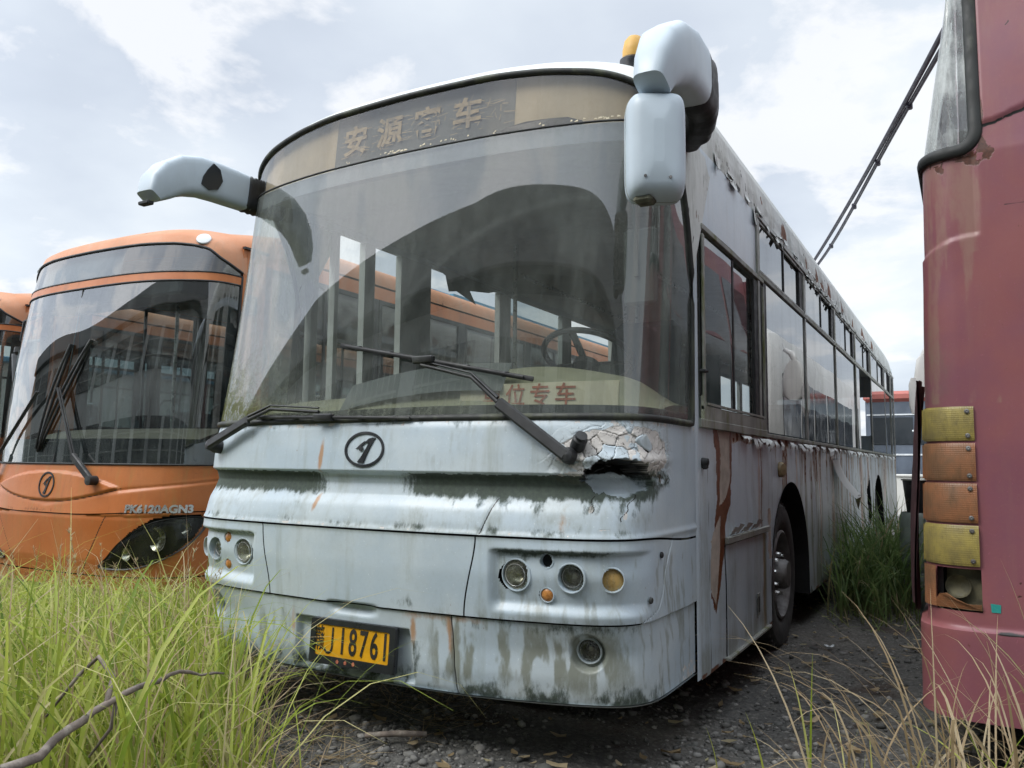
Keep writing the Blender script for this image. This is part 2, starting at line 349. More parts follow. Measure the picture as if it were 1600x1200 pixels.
def sstep(x, a, b):
    t = np.clip((x-a)/(b-a), 0, 1); return t*t*(3-2*t)
def bumpf(x, c, w): return np.exp(-((x-c)/w)**2)
def text_mesh(txt, size, depth=.004, bold=0., fx=1., res=4):
    cu = bpy.data.curves.new('text', 'FONT'); cu.body = txt; cu.size = size; cu.extrude = depth/2; cu.offset = bold
    cu.align_x = 'CENTER'; cu.align_y = 'CENTER'; cu.resolution_u = res
    o = bpy.data.objects.new('text', cu); COL.objects.link(o)
    dg = bpy.context.evaluated_depsgraph_get(); dg.update()
    me = bpy.data.meshes.new_from_object(o.evaluated_get(dg)); bpy.data.objects.remove(o); bpy.data.curves.remove(cu)
    for v in me.vertices: v.co.x *= fx
    return me
def place_text(name, txt, size, fn, mat, parent, fx=1., bold=0., depth=.004, keep=None, cut=True):
    """fn(x, z, d) maps the flat text (x right, z up, d out) to the surface"""
    me = text_mesh(txt, size, depth, bold, fx); me.materials.clear()
    import bmesh
    if cut:
        bm = bmesh.new(); bm.from_mesh(me)
        xs = [v.co.x for v in bm.verts]
        if xs:
            a, b = min(xs), max(xs); k = max(2, int((b-a)/.03))
            for i in range(1, k):
                g = bm.verts[:]+bm.edges[:]+bm.faces[:]; bmesh.ops.bisect_plane(bm, geom=g, plane_co=(a+(b-a)*i/k, 0, 0), plane_no=(1, 0, 0))
        bm.to_mesh(me); bm.free()
    for v in me.vertices: v.co = Vector(fn(v.co.x, v.co.y, v.co.z))
    return finish(me, name, mat, parent, False)
# ================================================================ GREY-BLUE CITY BUS (front centre at the origin, front faces -y)
BUS = thing('city_bus', 'pale blue derelict city bus with peeling paint and a torn hole in its front', 'bus')
_p = np.array([(0, -.02), (.3, -.018), (.6, -.005), (.8, .02), (1.0, .07), (1.1, .11), (1.16, .155), (1.2, .22), (1.225, .30), (1.243, .45), (1.25, .62), (1.25, .90)])
_t = np.concatenate([[0], np.cumsum(np.hypot(*np.diff(_p, axis=0).T))]); S_END = float(_t[-1])
_th = np.linspace(0, math.pi/2, 4000); _a = 1.25*np.sin(_th)**(2/3.5); _x2 = np.minimum(_a, 1.2)**2; _b = .89*(1-np.cos(_th)**(2/9))-.02+.14*(_x2/2-_x2**2/2.88+_x2**3/12.44); _b[-1] = .91
_t = np.concatenate([[0], np.cumsum(np.hypot(np.diff(_a), np.diff(_b)))]); S_END = float(_t[-1])
_ss = np.linspace(0, S_END, 400); _X = np.interp(_ss, _t, _a); _Y = np.interp(_ss, _t, _b)
_k = np.hanning(31); _k /= _k.sum()
PX = np.convolve(np.concatenate([-_X[15:0:-1], _X, np.full(15, _X[-1])]), _k, 'valid')
PY = np.convolve(np.concatenate([_Y[15:0:-1], _Y, _Y[-1]+(_ss[1]-_ss[0])*np.arange(1, 16)]), _k, 'valid')
TX = np.gradient(PX, _ss); TY = np.gradient(PY, _ss); _l = np.hypot(TX, TY); TX /= _l; TY /= _l
OZ = [.25, .31, .4, .5, .62, .8, .95, 1.0, 1.06, 1.1, 1.15, 1.19, 1.205, 1.3, 1.41, 1.43, 1.7, 2.0, 2.3, 2.6, 2.8, 3.03]
OC = [.08, .035, .02, .02, .01, .0, .0, .005, .02, .05, .065, .055, .022, .03, .045, .06, .11, .16, .20, .24, .27, .26]
OE = [.12, .085, .065, .063, .015, -.036, -.012, .001, .02, .051, .073, .06, .028, .035, .055, .07, .14, .196, .223, .26, .303, .31]
_zd = np.arange(.2, 1.44, .002)
def _smz(v):
    a = np.interp(_zd, OZ, v); out = a.copy()
    for w, m in ((41, (_zd < 1.09) | (_zd > 1.26)), (9, (_zd >= 1.09) & (_zd <= 1.26))):
        k = np.hanning(w); k /= k.sum(); b_ = np.convolve(np.pad(a, w//2, 'edge'), k, 'valid'); out = np.where(m, b_, out)
    return out
OCs, OEs = _smz(OC), _smz(OE)
def SF(s, z, d=0.):
    """front surface: s = distance round the nose from its centre, z height, d outward"""
    s = np.asarray(s, float); z = np.asarray(z, float); a = np.abs(s); sg = np.where(s < 0, -1., 1.)
    x = np.interp(a, _ss, PX); y = np.interp(a, _ss, PY); tx = np.interp(a, _ss, TX); ty = np.interp(a, _ss, TY)
    e = sstep(a, .45, 1.15); t = np.clip((z-1.43)/1.6, 0, 1.3); up_ = z > 1.43; oc = np.where(up_, .06+.30*t-.08*t*t, np.interp(z, _zd, OCs)); oe = np.where(up_, .065+.32*t-.085*t*t, np.interp(z, _zd, OEs)); off = oc*(1-e)+oe*e
    off = off*(1-np.clip(a/1.95, 0, 1)**7)
    return np.stack(np.broadcast_arrays(sg*(x + ty*d), y + off - tx*d, z), -1)
def SP(s, z, d=0.): return Vector([float(q) for q in SF(s, z, d)])
def SN(s, z):
    a = SP(s+.01, z)-SP(s-.01, z); b = SP(s, z+.01)-SP(s, z-.01); return a.cross(b).normalized()

us = np.unique(np.concatenate([np.arange(-1.95, 1.951, .0065), [-.604, -.597, .597, .604, -S_END, S_END]]))
us = us[(np.abs(np.abs(us)-.6005) > .0034) | (np.abs(np.abs(us)-.6) > .0041) | True]
us = np.unique(np.round(np.concatenate([us, np.arange(.86, 1.62, .0026)]), 5))
zs = np.unique(np.concatenate([np.arange(.30, 1.431, .0065), np.arange(1.10, 1.42, .0030), [.945, .954, .614, .623, 1.435]]))
def dedup(v, keepers):
    out = []
    for q in sorted(v, key=lambda q: (q)):
        isk = min(abs(q-k) for k in keepers) < 1e-6
        if out and q-out[-1] < .0014:
            if isk and min(abs(out[-1]-k) for k in keepers) > 1e-6: out[-1] = q
            elif not isk: pass
            else: out.append(q)
            continue
        out.append(q)
    return np.array(out)
us = dedup(us, [-.604, -.597, .597, .604, -S_END, S_END]); zs = dedup(zs, [.945, .954, .614, .623, 1.435])
U, Z0 = np.meshgrid(us, zs, indexing='ij')
aU = np.abs(U)
S = U - np.sign(U)*.055*bumpf(aU, .6, .22)*(1-sstep(Z0, .62, .95)) * (1 if True else 0)
Z = Z0 - .035*sstep(aU, 1.3, 1.9)*bumpf(Z0, .95, .2)
D = np.zeros_like(S)                                   # inward
n1 = vnoise(S, Z, 9, 1, 5); n2 = vnoise(S, Z, 40, 5, 4); n3 = vnoise(S, Z*.25, 30, 9, 4)
sL = np.abs(S)
# headlight recesses, plate recess, finger scoop, fog recesses
rec = sstep(sL, .655, .70)*(1-sstep(sL, 1.24, 1.42))*(1-sstep(Z, .885, .903))*sstep(Z, .645, .70)
D += .032*rec
D += .034*sstep(S, -.385, -.372)*(1-sstep(S, .262+.10*(.53-Z), .275+.10*(.53-Z)))*(1-sstep(Z, .530, .540))*sstep(Z, .31, .325)
D += .028*(1-sstep(np.abs(S+.03), .07, .16))*(1-sstep(Z, .62, .63))*sstep(Z, .565, .60)
for c in (-1.05, 1.05): D += .045*(1-sstep(np.hypot((S-c), (Z-.505)), .062, .078))
D += .012*(1-sstep(Z, .614, .62)) ; D -= .006*bumpf(Z, .955, .012)
# body dents
D += .012*(vnoise(S, Z, 2.2, 21, 2)-.5)*sstep(Z, .3, .5)
# the torn hole and crumple
cs, cz = S-1.19, Z-1.19
ang = np.arctan2(cz/.065, cs/.135); rr = np.hypot(cs/.155, cz/.074) + .38*(vnoise(S, Z, 17, 33, 3)-.5)+.30*(vnoise(S, Z, 55, 35, 3)-.5)
top = 1.185+.070*np.sqrt(np.clip(1-((S-1.16)/.20)**2, 0, 1))*(1-.9*sstep(S, 1.18, 1.33))+.014*(n2-.5)
hole = (rr < 1.0)
ht = np.clip((Z-1.125)/.12, 0, 1)
D += np.where(hole, .035+.12*ht**1.2, 0.)
cr = np.exp(-(np.hypot((S-1.22)/.30, (Z-1.29)/.115))**4)
ridg = np.abs(vnoise(S, Z, 14, 41, 4)-.5)*2
def worley(X_, Y_, cell, seed):
    r_ = np.random.default_rng(seed); d1 = np.full(X_.shape, 9.); d2 = d1.copy(); px = np.zeros_like(d1); py = px.copy(); hh = px.copy()
    for gx_ in np.arange(.80, 1.66, cell):
        for gy_ in np.arange(1.06, 1.46, cell):
            cx_, cy_, h_ = gx_+r_.uniform(0, cell), gy_+r_.uniform(0, cell), r_.random(); d = np.hypot(X_-cx_, (Y_-cy_)*1.15); m_ = d < d1
            d2 = np.where(m_, d1, np.minimum(d2, d)); d1 = np.where(m_, d, d1); px = np.where(m_, cx_, px); py = np.where(m_, cy_, py); hh = np.where(m_, h_, hh)
    return d1, d2, px, py, hh
Xw, Yw = S+.030*(n1-.5)+.02*(n2-.5), Z+.030*(vnoise(S, Z, 12, 47, 3)-.5)
w1, w2, wx, wy, wh = worley(Xw, Yw, .062, 5); v1, v2, vx, vy, vh = worley(Xw, Yw, .024, 8)
edge1 = 1-sstep(w2-w1, .001, .005); edge2 = (1-sstep(v2-v1, .0005, .0028)); rim = np.exp(-((np.hypot((S-1.22)/.30, (Z-1.29)/.115)-.85)/.28)**2)
D += cr*(-.012*wh+.16*(wh-.5)*(Xw-wx)+.22*(vnoise(wx*9, wy*9, 3, 2, 1)-.5)*(Yw-wy)+.006*edge1)+cr*rim*(.006*vh+.12*(vh-.5)*(Yw-vy)) - cr*.022*bumpf(Z, 1.262, .03)*(~hole)
cr2 = np.exp(-(np.hypot((S-1.0)/.10, (Z-1.19)/.035))**4); D += cr2*.02*(ridg-.6)
cr3 = np.exp(-(np.hypot((S-1.42)/.12, (Z-1.19)/.045))**4); D += cr3*.022*(ridg-.3)
# seams
def seam(dist, w=.0035): return np.exp(-(dist/w)**2)
pe = np.interp(Z, [.62, .66, .72, .80, .92, .96], [1.30, 1.45, 1.515, 1.56, 1.63, 1.64])
line = seam(sL-pe)*(Z > .62)*(Z < .947)
sb = .478+.02*(.6-Z)/.3
line_b = seam(S-sb, .005)*(Z < .615)
cre = seam(S-(.617+.055*(Z-.954)/.14), .0048)*(Z > .954)*(Z < 1.10)
D += .006*line+.010*line_b+.004*cre
# ---- masks
groove = sstep(Z, 1.075, 1.13)*(Z < 1.198+.010*(n2-.5))
side_l = sstep(-S, .12, .40)*1.0; side_r = sstep(S, .10, .35)*(1-sstep(S, 1.28, 1.50))
keep = np.clip(side_l+side_r, 0, 1)*(.80+.2*n1)
algae = 1.05*groove*keep + .42*sstep(Z, 1.0, 1.12)*(1-sstep(Z, 1.12, 1.19))*keep*sstep(n3, .4, .75)
algae = algae + .30*sstep(n3, .45, .8)*bumpf(Z, 1.06, .05)*np.clip(side_r, 0, 1)
algae = np.maximum(algae, .62*bumpf(Z, .972, .022)*sstep(n1, .42, .75)*(1-sstep(sL, 1.0, 1.6)))
algae = np.maximum(algae, .85*bumpf(Z, .893, .016)*sstep(S, .66, .72)*(1-sstep(S, 1.05, 1.3)))
algae = np.maximum(algae, .55*sstep(n3, .42, .7)*sstep(Z, .80, .89)*(1-sstep(Z, .89, .9))*sstep(S, .66, .7)*(1-sstep(S, .95, 1.2)))
algae = np.maximum(algae, .50*bumpf(Z, .893, .014)*sstep(-S, .62, .7)*(1-sstep(-S, 1.0, 1.3)))
algae = np.maximum(algae, .75*(1-sstep(Z, .32, .39+.05*n1))*(1-sstep(S, 1.2, 1.7))*sstep(n1, .2, .5))
algae = np.maximum(algae, .60*bumpf(Z, .655, .03)*bumpf(S, .33, .14)*sstep(n1, .3, .6))
algae = np.maximum(algae, .50*bumpf(Z, .60, .035)*sstep(S, .40, .6)*(1-sstep(S, 1.2, 1.45))*sstep(n1, .25, .6))
algae = np.maximum(algae, .55*bumpf(S, .30, .035)*(Z < .50)*sstep(n1, .3, .6))
algae = np.maximum(algae, .62*bumpf(S, 1.0, .10)*bumpf(Z, 1.27, .05)*sstep(n1, .2, .6))
algae = np.maximum(algae, .40*sstep(Z, 1.36, 1.42)*sstep(n3, .35, .7))
stain = 1.0*bumpf(Z, .47, .17)*sstep(S, .30, .45)*(1-sstep(S, 1.1, 1.35))*sstep(n3, .35, .65)
stain = np.maximum(stain, .55*(1-sstep(Z, .85, .90))*sstep(S, .62, .75)*sstep(n3, .50, .72)); stain = np.maximum(stain, .7*bumpf(Z, .45, .12)*bumpf(S, -.6, .35)*sstep(n3, .4, .7))
stain = np.maximum(stain, .42*bumpf(Z, 1.30, .12)*bumpf(S, .42, .10)*sstep(n3, .3, .6))
stain = np.maximum(stain, .40*bumpf(Z, 1.02, .06)*sstep(n1, .4, .7)*keep)
stain = np.maximum(stain, .40*bumpf(Z, .96, .03)*(1-sstep(sL, .9, 1.3)))
stain = np.maximum(stain, .35*bumpf(Z, .97, .04)*bumpf(S, .45, .2))
rw = np.maximum.reduce([1.1*bumpf(S, -.253+.05*(Z-1.27), .014)*bumpf(Z, 1.27, .075), 1.0*bumpf(S, -.262-.25*(1.09-Z), .015)*bumpf(Z, 1.06, .045),
    .75*bumpf(S, .292, .016)*bumpf(Z, .535, .07)*1.2, .8*bumpf(S, sb-.012, .014)*sstep(Z, .36, .5)*(Z < .614), .55*bumpf(S, -.40, .02)*bumpf(Z, .5, .10), .5*bumpf(S, .97, .03)*bumpf(Z, 1.02, .05),
    .5*bumpf(Z, .605, .02)*sstep(S, .2, .3)*(1-sstep(S, .55, .75))])
prim = np.maximum(.86*np.minimum(1, cr*1.25)*(~hole)*sstep(n1, .18, .36), .70*cr2*(Z < 1.215)*sstep(n1, .35, .5))
prim = np.maximum(prim, .62*bumpf(S, 1.075, .02)*bumpf(Z, 1.07, .03)); prim = np.maximum(prim, .6*bumpf(S, 1.22, .022)*bumpf(Z, 1.045, .045))
prim = np.maximum(prim, .52*bumpf(S, 1.15, .11)*bumpf(Z-.12*(S-1.15), .99, .010))
prim = np.maximum(prim, .66*bumpf(Z, .962, .010)*sstep(n2, .55, .7)*(sL < 1.0)); prim = np.maximum(prim, .6*bumpf(Z, 1.415, .02)*sstep(n2, .52, .68))
prim = np.maximum(prim, .70*sstep(S, 1.55, 1.8)*(1-sstep(Z, .33, .42))*sstep(n2, .4, .6))
rust = .42*cr3*(~hole)*sstep(n1, .3, .6)
algae = algae*(~hole); prim = np.where(hole, 0, prim)
moss = .62*np.minimum(1, 1.3*cr3)*sstep(n2, .25, .5); algae = np.maximum(algae, moss)
dark = np.clip(line*.9+line_b*.75+cre*.8, 0, 1); dark = np.maximum(dark, cr*(~hole)*np.maximum(.75*edge1*sstep(n1, .3, .5), .62*edge2*rim*sstep(n2, .35, .6)))
prim = np.where((wh > .80) & (cr > .4), 0., prim)
crackl = 0*sstep(np.abs(vnoise(S, Z, 11, 61, 3)-.5), .0, .018); dark = np.maximum(dark, .8*crackl*cr*(~hole))
dark = np.maximum(dark, .9*bumpf(S-1.075-.010*np.sin(Z*90), 0, .003)*(Z > 1.05)*(Z < 1.12)); dark = np.maximum(dark, .9*bumpf(S-1.225-.4*(Z-1.08)-.008*np.sin(Z*120), 0, .0035)*(Z > 1.02)*(Z < 1.125))
hedge = np.exp(-((rr-1.0)/.05)**2)*(cz > -.01); dark = np.maximum(dark, .55*hedge)
dark = np.maximum(dark, .9*hole*sstep(Z+.05*(n1-.5), 1.185, 1.215))  # upper inside of the hole blackened: its shade is put into the colour
cr_b = 1-sstep(np.abs(vnoise(S, Z, 26, 65, 4)-.5), .0, .022); dark = np.maximum(dark, .75*cr_b*cr*(~hole)*sstep(n1, .35, .5)*sstep(np.hypot((S-1.22)/.30, (Z-1.29)/.115), .45, .8))
crk = np.maximum.reduce([cr*(.35+.9*np.exp(-((np.hypot((S-1.22)/.30, (Z-1.29)/.115)-.78)/.22)**2)), cr2*.6, .9*cr3, .5*np.exp(-(np.hypot((S-1.22)/.40, (Z-1.29)/.15))**4)])*(~hole)
A = dict(m_crk=crk, m_algae=algae, m_stain=stain, m_rustwash=rw, m_prim=prim, m_rust=rust, m_dark=dark)
P = SF(S, Z, -D)
uc = (us[:-1]+us[1:])/2; zc = (zs[:-1]+zs[1:])/2; UC, ZC = np.meshgrid(uc, zc, indexing='ij'); aC = np.abs(UC)
gz1 = (ZC > .945) & (ZC < .954); gz2 = (ZC > .614) & (ZC < .623); gu = (np.abs(aC-.6005) < .0034)
peC = np.interp(ZC, [.62, .66, .72, .80, .92, .96], [1.30, 1.45, 1.515, 1.56, 1.63, 1.64])
mid = (ZC > .623) & (ZC < .945)
lampholes = np.zeros_like(UC, bool)
LAMPS = [(.775, .800, .060), (1.012, .800, .054), (1.190, .795, .045)]
SMALL = [(.905, .728, .026), (.905, .862, .027)]
for s_, z_, r_ in LAMPS+SMALL+[(1.05, .505, .048)]: lampholes |= np.hypot(aC-s_, ZC-z_) < r_
front = (ZC > .954)
gridmesh('front_panel', P, front, A, M['busfront'], BUS)
gridmesh('hatch_panel', P, mid & (aC < .597), A, M['busfront'], BUS)
for sg in (1, -1):
    gridmesh('headlight_panel', P, mid & (aC > .604) & (aC < peC) & (UC*sg > 0) & ~lampholes, A, M['busfront'], BUS)
gridmesh('bumper', P, ((ZC < .614) | ((aC >= peC) & (ZC < .945))) & ~lampholes & ~((ZC > .614) & (aC < 1.30)), A, M['busfront'], BUS)
# rolled lower lip, added black backing that stands in for shade in gaps and openings
b = MB(); b.grid(lambda s, t: SF(s, .30-.02*math.sin(t*1.57), -.0-.10*(1-math.cos(t*1.57))), np.linspace(-S_END, S_END, 120), np.linspace(0, 1, 6)); b.build('bumper_lip', M['busfront'], BUS)
b = MB(); b.grid(lambda s, z: SF(s, z, -.085 if abs(s) < .5 and z < .56 else (-.20 if (z > 1.06 and z < 1.30 and .90 < s < 1.50) else -.070)), np.linspace(-S_END+.005, S_END-.005, 240), np.linspace(.33, 1.42, 60)); 
inner = b.build('shade_backing', M['void'], BUS)
for v in inner.data.vertices:
    for s_, z_, r_ in LAMPS+[(1.05, .505, .05)]:
        p = SP(s_, z_)
        if abs(abs(v.co.x)-p.x) < r_+.05 and abs(v.co.z-z_) < r_+.04: v.co.y += .12
# ---- lamps
def lamp(s_, z_, r_, lensmat, kind, sg, depth=.028, out=-.032, tilt=.15):
    p = SP(s_*sg, z_, out); n = SN(s_*sg, z_); n = (n*.5+Vector((0, -1, 0))*.5).normalized()
    b = MB(); b.lathe([(r_+.007, -.008), (r_+.004, .000), (r_+.001, .000), (r_, -.006), (r_, -depth-.01)], p, n, 40, cap=False)
    b.build('lamp_bezel', M['busfront'], BUS)
    if kind == 'black': MB().lathe([(r_, -.03), (0, -.03)], p, n, 32, False).build('empty_lamp_hole', M['void'], BUS); return
    if kind == 'head':
        o = MB().lathe([(r_, -depth-.012), (r_*.8, -depth-.03), (r_*.45, -depth-.05), (.012, -depth-.055), (.010, -depth-.02), (0, -depth-.018)], p, n, 40, False).build('headlight', M['refl'], BUS)
        MB().lathe([(r_-.001, -depth), (r_*.8, -depth+.006), (r_*.4, -depth+.010), (0, -depth+.011)], p, n, 40, False).build('lens', lensmat, o)
        MB().lathe([(r_*.74, -depth+.009), (r_*.72, -depth+.011), (r_*.70, -depth+.009)], p+Vector((-.004*sg, 0, 0)), n, 40, False).build('lens_ring', M['chrome'], o)
    else:
        MB().lathe([(r_, -depth), (r_*.8, -depth+.005), (r_*.4, -depth+.009), (0, -depth+.010)], p, n, 40, False).build('marker_lamp' if r_ < .04 else 'turn_signal', lensmat, BUS)
for sg in (1, -1):
    lamp(*LAMPS[0], M['lens'], 'head', sg, .010); lamp(*LAMPS[1], M['lens'], 'head', sg, .036); lamp(*LAMPS[2], M['amber'], 'ind', sg, .020)
    lamp(*SMALL[0], M['amberdark'], 'ind', sg, .006)
    if sg == 1: lamp(*SMALL[1], None, 'black', sg)
    else: lamp(*SMALL[1], M['amberdark'], 'ind', sg, .008)
    lamp(1.05, .505, .046, M['lens'], 'head', sg, .015, -.046) if sg == 1 else lamp(1.05, .505, .046, None, 'black', sg, .015, -.046)
for s_, z_ in ((1.497, .875), (1.375, .705)):
    MB().lathe([(.013, -.002), (.013, .004), (.010, .007), (0, .008)], SP(s_, z_), SN(s_, z_), 20).build('rubber_stop', M['black'], BUS)
# ---- number plate
pc = Vector((-.018, -.004, .452)); pr = Matrix.Rotation(R(-4), 4, 'X')
def PL(x, z, d): return pc + pr.to_3x3() @ Vector((x, -d, z))
def rrect(w, h, r, n=6):
    return [(sx*(w/2-r)+r*math.cos(a0+k*math.pi/2/n), sy*(h/2-r)+r*math.sin(a0+k*math.pi/2/n)) for sx, sy, a0 in ((1, 1, 0), (-1, 1, math.pi/2), (-1, -1, math.pi), (1, -1, 1.5*math.pi)) for k in range(n+1)]
NP = MB().prism(rrect(.480, .196, .012), lambda x, z: PL(x, z-.006, -.012), lambda x, z: PL(x, z-.006, .004)).build('plate_frame', M['blackp'], BUS, False)
plq = MB().prism(rrect(.425, .142, .008), lambda x, z: PL(x, z, .0), lambda x, z: PL(x, z, .0065)).build('number_plate', M['plate'], NP, False)
f_ = MB(); ro = rrect(.480, .196, .012); ri = rrect(.412, .134, .010)
n_ = len(ro); f_.add([PL(x, z-.006, .0045) for x, z in ro]+[PL(x*.985, (z-.006)*.985, .012) for x, z in ro]+[PL(x, z, .012) for x, z in ri]+[PL(x, z, .006) for x, z in ri], [(k*n_+i, k*n_+(i+1) % n_, (k+1)*n_+(i+1) % n_, (k+1)*n_+i) for k in range(3) for i in range(n_)])
f_.build('frame_rim', M['blackp'], NP, True, 30)
x_ = 0.
for ch, dx in (('J', -.118), ('1', -.052), ('8', .006), ('7', .065), ('6', .124), ('1', .182)):
    place_text('plate_character', ch, .158, lambda x, z, d, X=x_+dx: PL(X+x, z-.002, .0078+d), M['ink'], NP, fx=.58, bold=.0022, depth=.002, cut=False) if ch != 'J' else None
jp = [(.012, .057), (.012, -.022)]+[(-.010+.022*math.cos(a), -.026-.027*math.sin(a)) for a in np.linspace(.1, 2.9, 9)]
for d_ in (1,): MB().tube([PL(-.122+x, z, .0085) for x, z in jp], .0052, 6, flat=.3, upv=(0, 1, 0)).build('plate_character', M['ink'], NP)
place_text('plate_character', '赣', .058, lambda x, z, d: PL(-.182+x, z*2.0-.002, .0078+d), M['ink'], NP, fx=.88, bold=.0002, depth=.002, cut=False)
for k, q in enumerate((.03, .075, .12)): place_text('frame_mark', '⬟', .022, lambda x, z, d, q=q: PL(-.10+q+x, z-.086, .0128+d), M['redink'], NP, depth=.001, cut=False)
# ---- oval emblem
def oval_emblem(fn, a, b_, mat, parent, name='emblem'):
    m = MB(); N = 48
    def ring(ra, rb, w, d):
        vs = []
        for k in range(N):
            t = 2*math.pi*k/N; vs += [fn(math.cos(t)*ra, math.sin(t)*rb, 0), fn(math.cos(t)*ra, math.sin(t)*rb, d), fn(math.cos(t)*(ra-w), math.sin(t)*(rb-w), d), fn(math.cos(t)*(ra-w), math.sin(t)*(rb-w), 0)]
        m.add(vs, [(4*k+j, 4*k+j+1, 4*((k+1) % N)+j+1, 4*((k+1) % N)+j) for k in range(N) for j in range(3)])
    ring(a, b_, .012, .006)
    def poly(pts, d=.006):
        pts = [(x*a, z*b_) for x, z in pts]; m.prism(pts, lambda x, z: fn(x, z, 0), lambda x, z: fn(x, z, d))
    poly([(.52, .62), (.38, .66), (.20, .60), (.02, .40), (.10, .34), (.24, .42), (.10, .05), (-.12, -.42), (-.30, -.72), (.02, -.76), (.14, -.35), (.30, .10), (.44, .44)])
    poly([(.0, .46), (-.18, .30), (-.42, .02), (-.20, .12), (-.02, .28), (.06, .38)])
    m.add(*[[fn(-.14*a+.12*a*math.cos(t), .03*b_+.14*b_*math.sin(t), .006) for t in np.linspace(0, 6.1, 14)], [tuple(range(14))]])
    return m.build(name, mat, parent, False)
oval_emblem(lambda x, z, d: SP(.007+x, 1.301+z, -.008*0+d+.001), .112, .080, M['blackp'], BUS)

# ================================================================ windshield
TOPS = [0, .5, .75, 1.0, 1.1, 1.2, 1.35, 1.5, 1.65, 1.8, 1.90]; TOPZ = [3.05, 3.046, 3.028, 2.99, 2.958, 2.915, 2.81, 2.68, 2.52, 2.32, 2.12]
_tk = np.linspace(0, 1.9, 96); _tz = np.interp(_tk, TOPS, TOPZ); _tz = np.convolve(np.pad(_tz, 6, 'edge'), np.hanning(13)/np.hanning(13).sum(), 'valid')
def ztop(s): return np.interp(np.abs(s), _tk, _tz)
SPL = 2.752
us = np.linspace(-1.9, 1.9, 260); vs = np.linspace(0, 1, 120)
U, V = np.meshgrid(us, vs, indexing='ij'); zt_ = np.minimum(ztop(U), SPL); Z = 1.438+(zt_-1.438)*V
nf = vnoise(U, Z*.3, 6, 71, 4); nm = vnoise(U, Z, 7, 73, 5)
film = .34*sstep(-U, .55, 1.15)*(.5+.6*nf)+.05+.30*bumpf(U, 1.42, .05)*sstep(nf, .1, .5)+.10*sstep(nf, .5, .8)+.16*bumpf(Z, 1.50, .08)
for pu, pz, r_ in ((.985, 1.278, 1.12), (-1.06, 1.318, 1.02)):
    rw_ = np.hypot(U-pu, Z-pz); film = film+.16*bumpf(rw_, r_, .018)*(.4+.9*nm)+.07*sstep(rw_, r_-.02, r_+.05)+.05*bumpf(rw_, r_*.72, .012)*nf
mossm = .85*sstep(-U, .35, 1.0)*(1-sstep(Z, 1.55, 1.95))*sstep(nm, .25, .6)+.45*(1-sstep(Z, 1.47, 1.58))*(1-sstep(U, .3, 1.0))+.35*bumpf(Z-.0*U, 1.74-.17*(U), .05)*(U > -.3)*(U < .75)*nm
gridmesh('windshield', SF(U, Z, 0.), np.ones((259, 119), bool), dict(m_film=film, m_moss=np.clip(mossm, 0, 1)), M['glass'], BUS)
Zv = SPL+(ztop(U)-SPL)*V; ok = (ztop((us[:-1]+us[1:])/2) > SPL+.01)
gridmesh('destination_glass', SF(U, Zv, .0), np.repeat(ok[:, None], 119, 1), {}, M['visor'], BUS)
def strip(name, s0, s1, z0, z1, d, mat, n=60, nz=4, parent=BUS, jag=0., bot=None):
    b = MB(); F = lambda s, v: SF(s, (z0(s) if callable(z0) else z0)*(1-v)+(z1(s) if callable(z1) else z1)*v, d); b.grid(F, np.linspace(s0, s1, n), np.linspace(0, 1, nz)); return b.build(name, mat, parent)
strip('glass_border', -1.9, 1.9, 1.436, lambda s: 1.485+.005*math.sin(s*3), -.006, M['blackp'], 150)
strip('glass_border', 1.80, 1.9, 1.486, lambda s: min(float(ztop(s)), 2.9), -.006, M['blackp'], 6, 20)
strip('glass_border', -1.9, -1.80, 1.486, lambda s: min(float(ztop(s)), 2.9), -.006, M['blackp'], 6, 20)
strip('sign_box_lip', -1.28, 1.28, 2.66, SPL-.004, -.012, plain('dull_mauve_band', (.15, .155, .17), .6), 120)
back = thing('destination_board', None, None); back.parent = BUS
def zt2(s): return float(ztop(s))-.004
strip('cream_panel', -1.25, -.475, SPL+.004, zt2, -.035, M['cream'], 40, parent=back)
strip('cream_panel', .60, 1.22, SPL+.004, zt2, -.035, M['cream'], 40, parent=back)
strip('dark_panel', -.475, .60, SPL+.004, zt2, -.034, M['innerd'], 60, parent=back)
blob = [(.52, 2.765), (.56, 2.79), (.66, 2.805), (.78, 2.805), (.86, 2.80), (.93, 2.775), (.93, 2.762), (.70, 2.757)]
MB().prism(blob, lambda s, z: SP(s, z, -.033), lambda s, z: SP(s, z, -.024)).build('dark_patch', M['blackp'], back, False)
for i, ch in enumerate('安源客车'):
    sx = -.335+i*.228
    place_text('sign_character', ch, .165, lambda x, z, d, sx=sx, i=i: SP(sx+x, 2.885+z*1.0+.003*i, -.028+d), M['gold'], back, fx=1.0, bold=.004, depth=.002)
rnd = random.Random(3)
b = MB()
for i in range(150):
    s0 = rnd.uniform(-.46, .56); z0 = rnd.uniform(2.80, 2.97); l = rnd.uniform(.015, .07); w = rnd.uniform(.0008, .003); a = rnd.gauss(0, .25) if rnd.random() < .7 else rnd.gauss(1.4, .25)
    dx, dz = math.cos(a)*l, math.sin(a)*l*.6; nx, nz = -math.sin(a)*w, math.cos(a)*w
    b.add([SP(s0, z0, -.0255), SP(s0+dx, z0+dz, -.0255), SP(s0+dx+nx, z0+dz+nz, -.0255), SP(s0+nx*1.5, z0+nz*1.5, -.0255)], [(0, 1, 2, 3)])
b.build('flaking_letter_film', M['gold'], back, False)['kind'] = 'stuff'
b = MB()
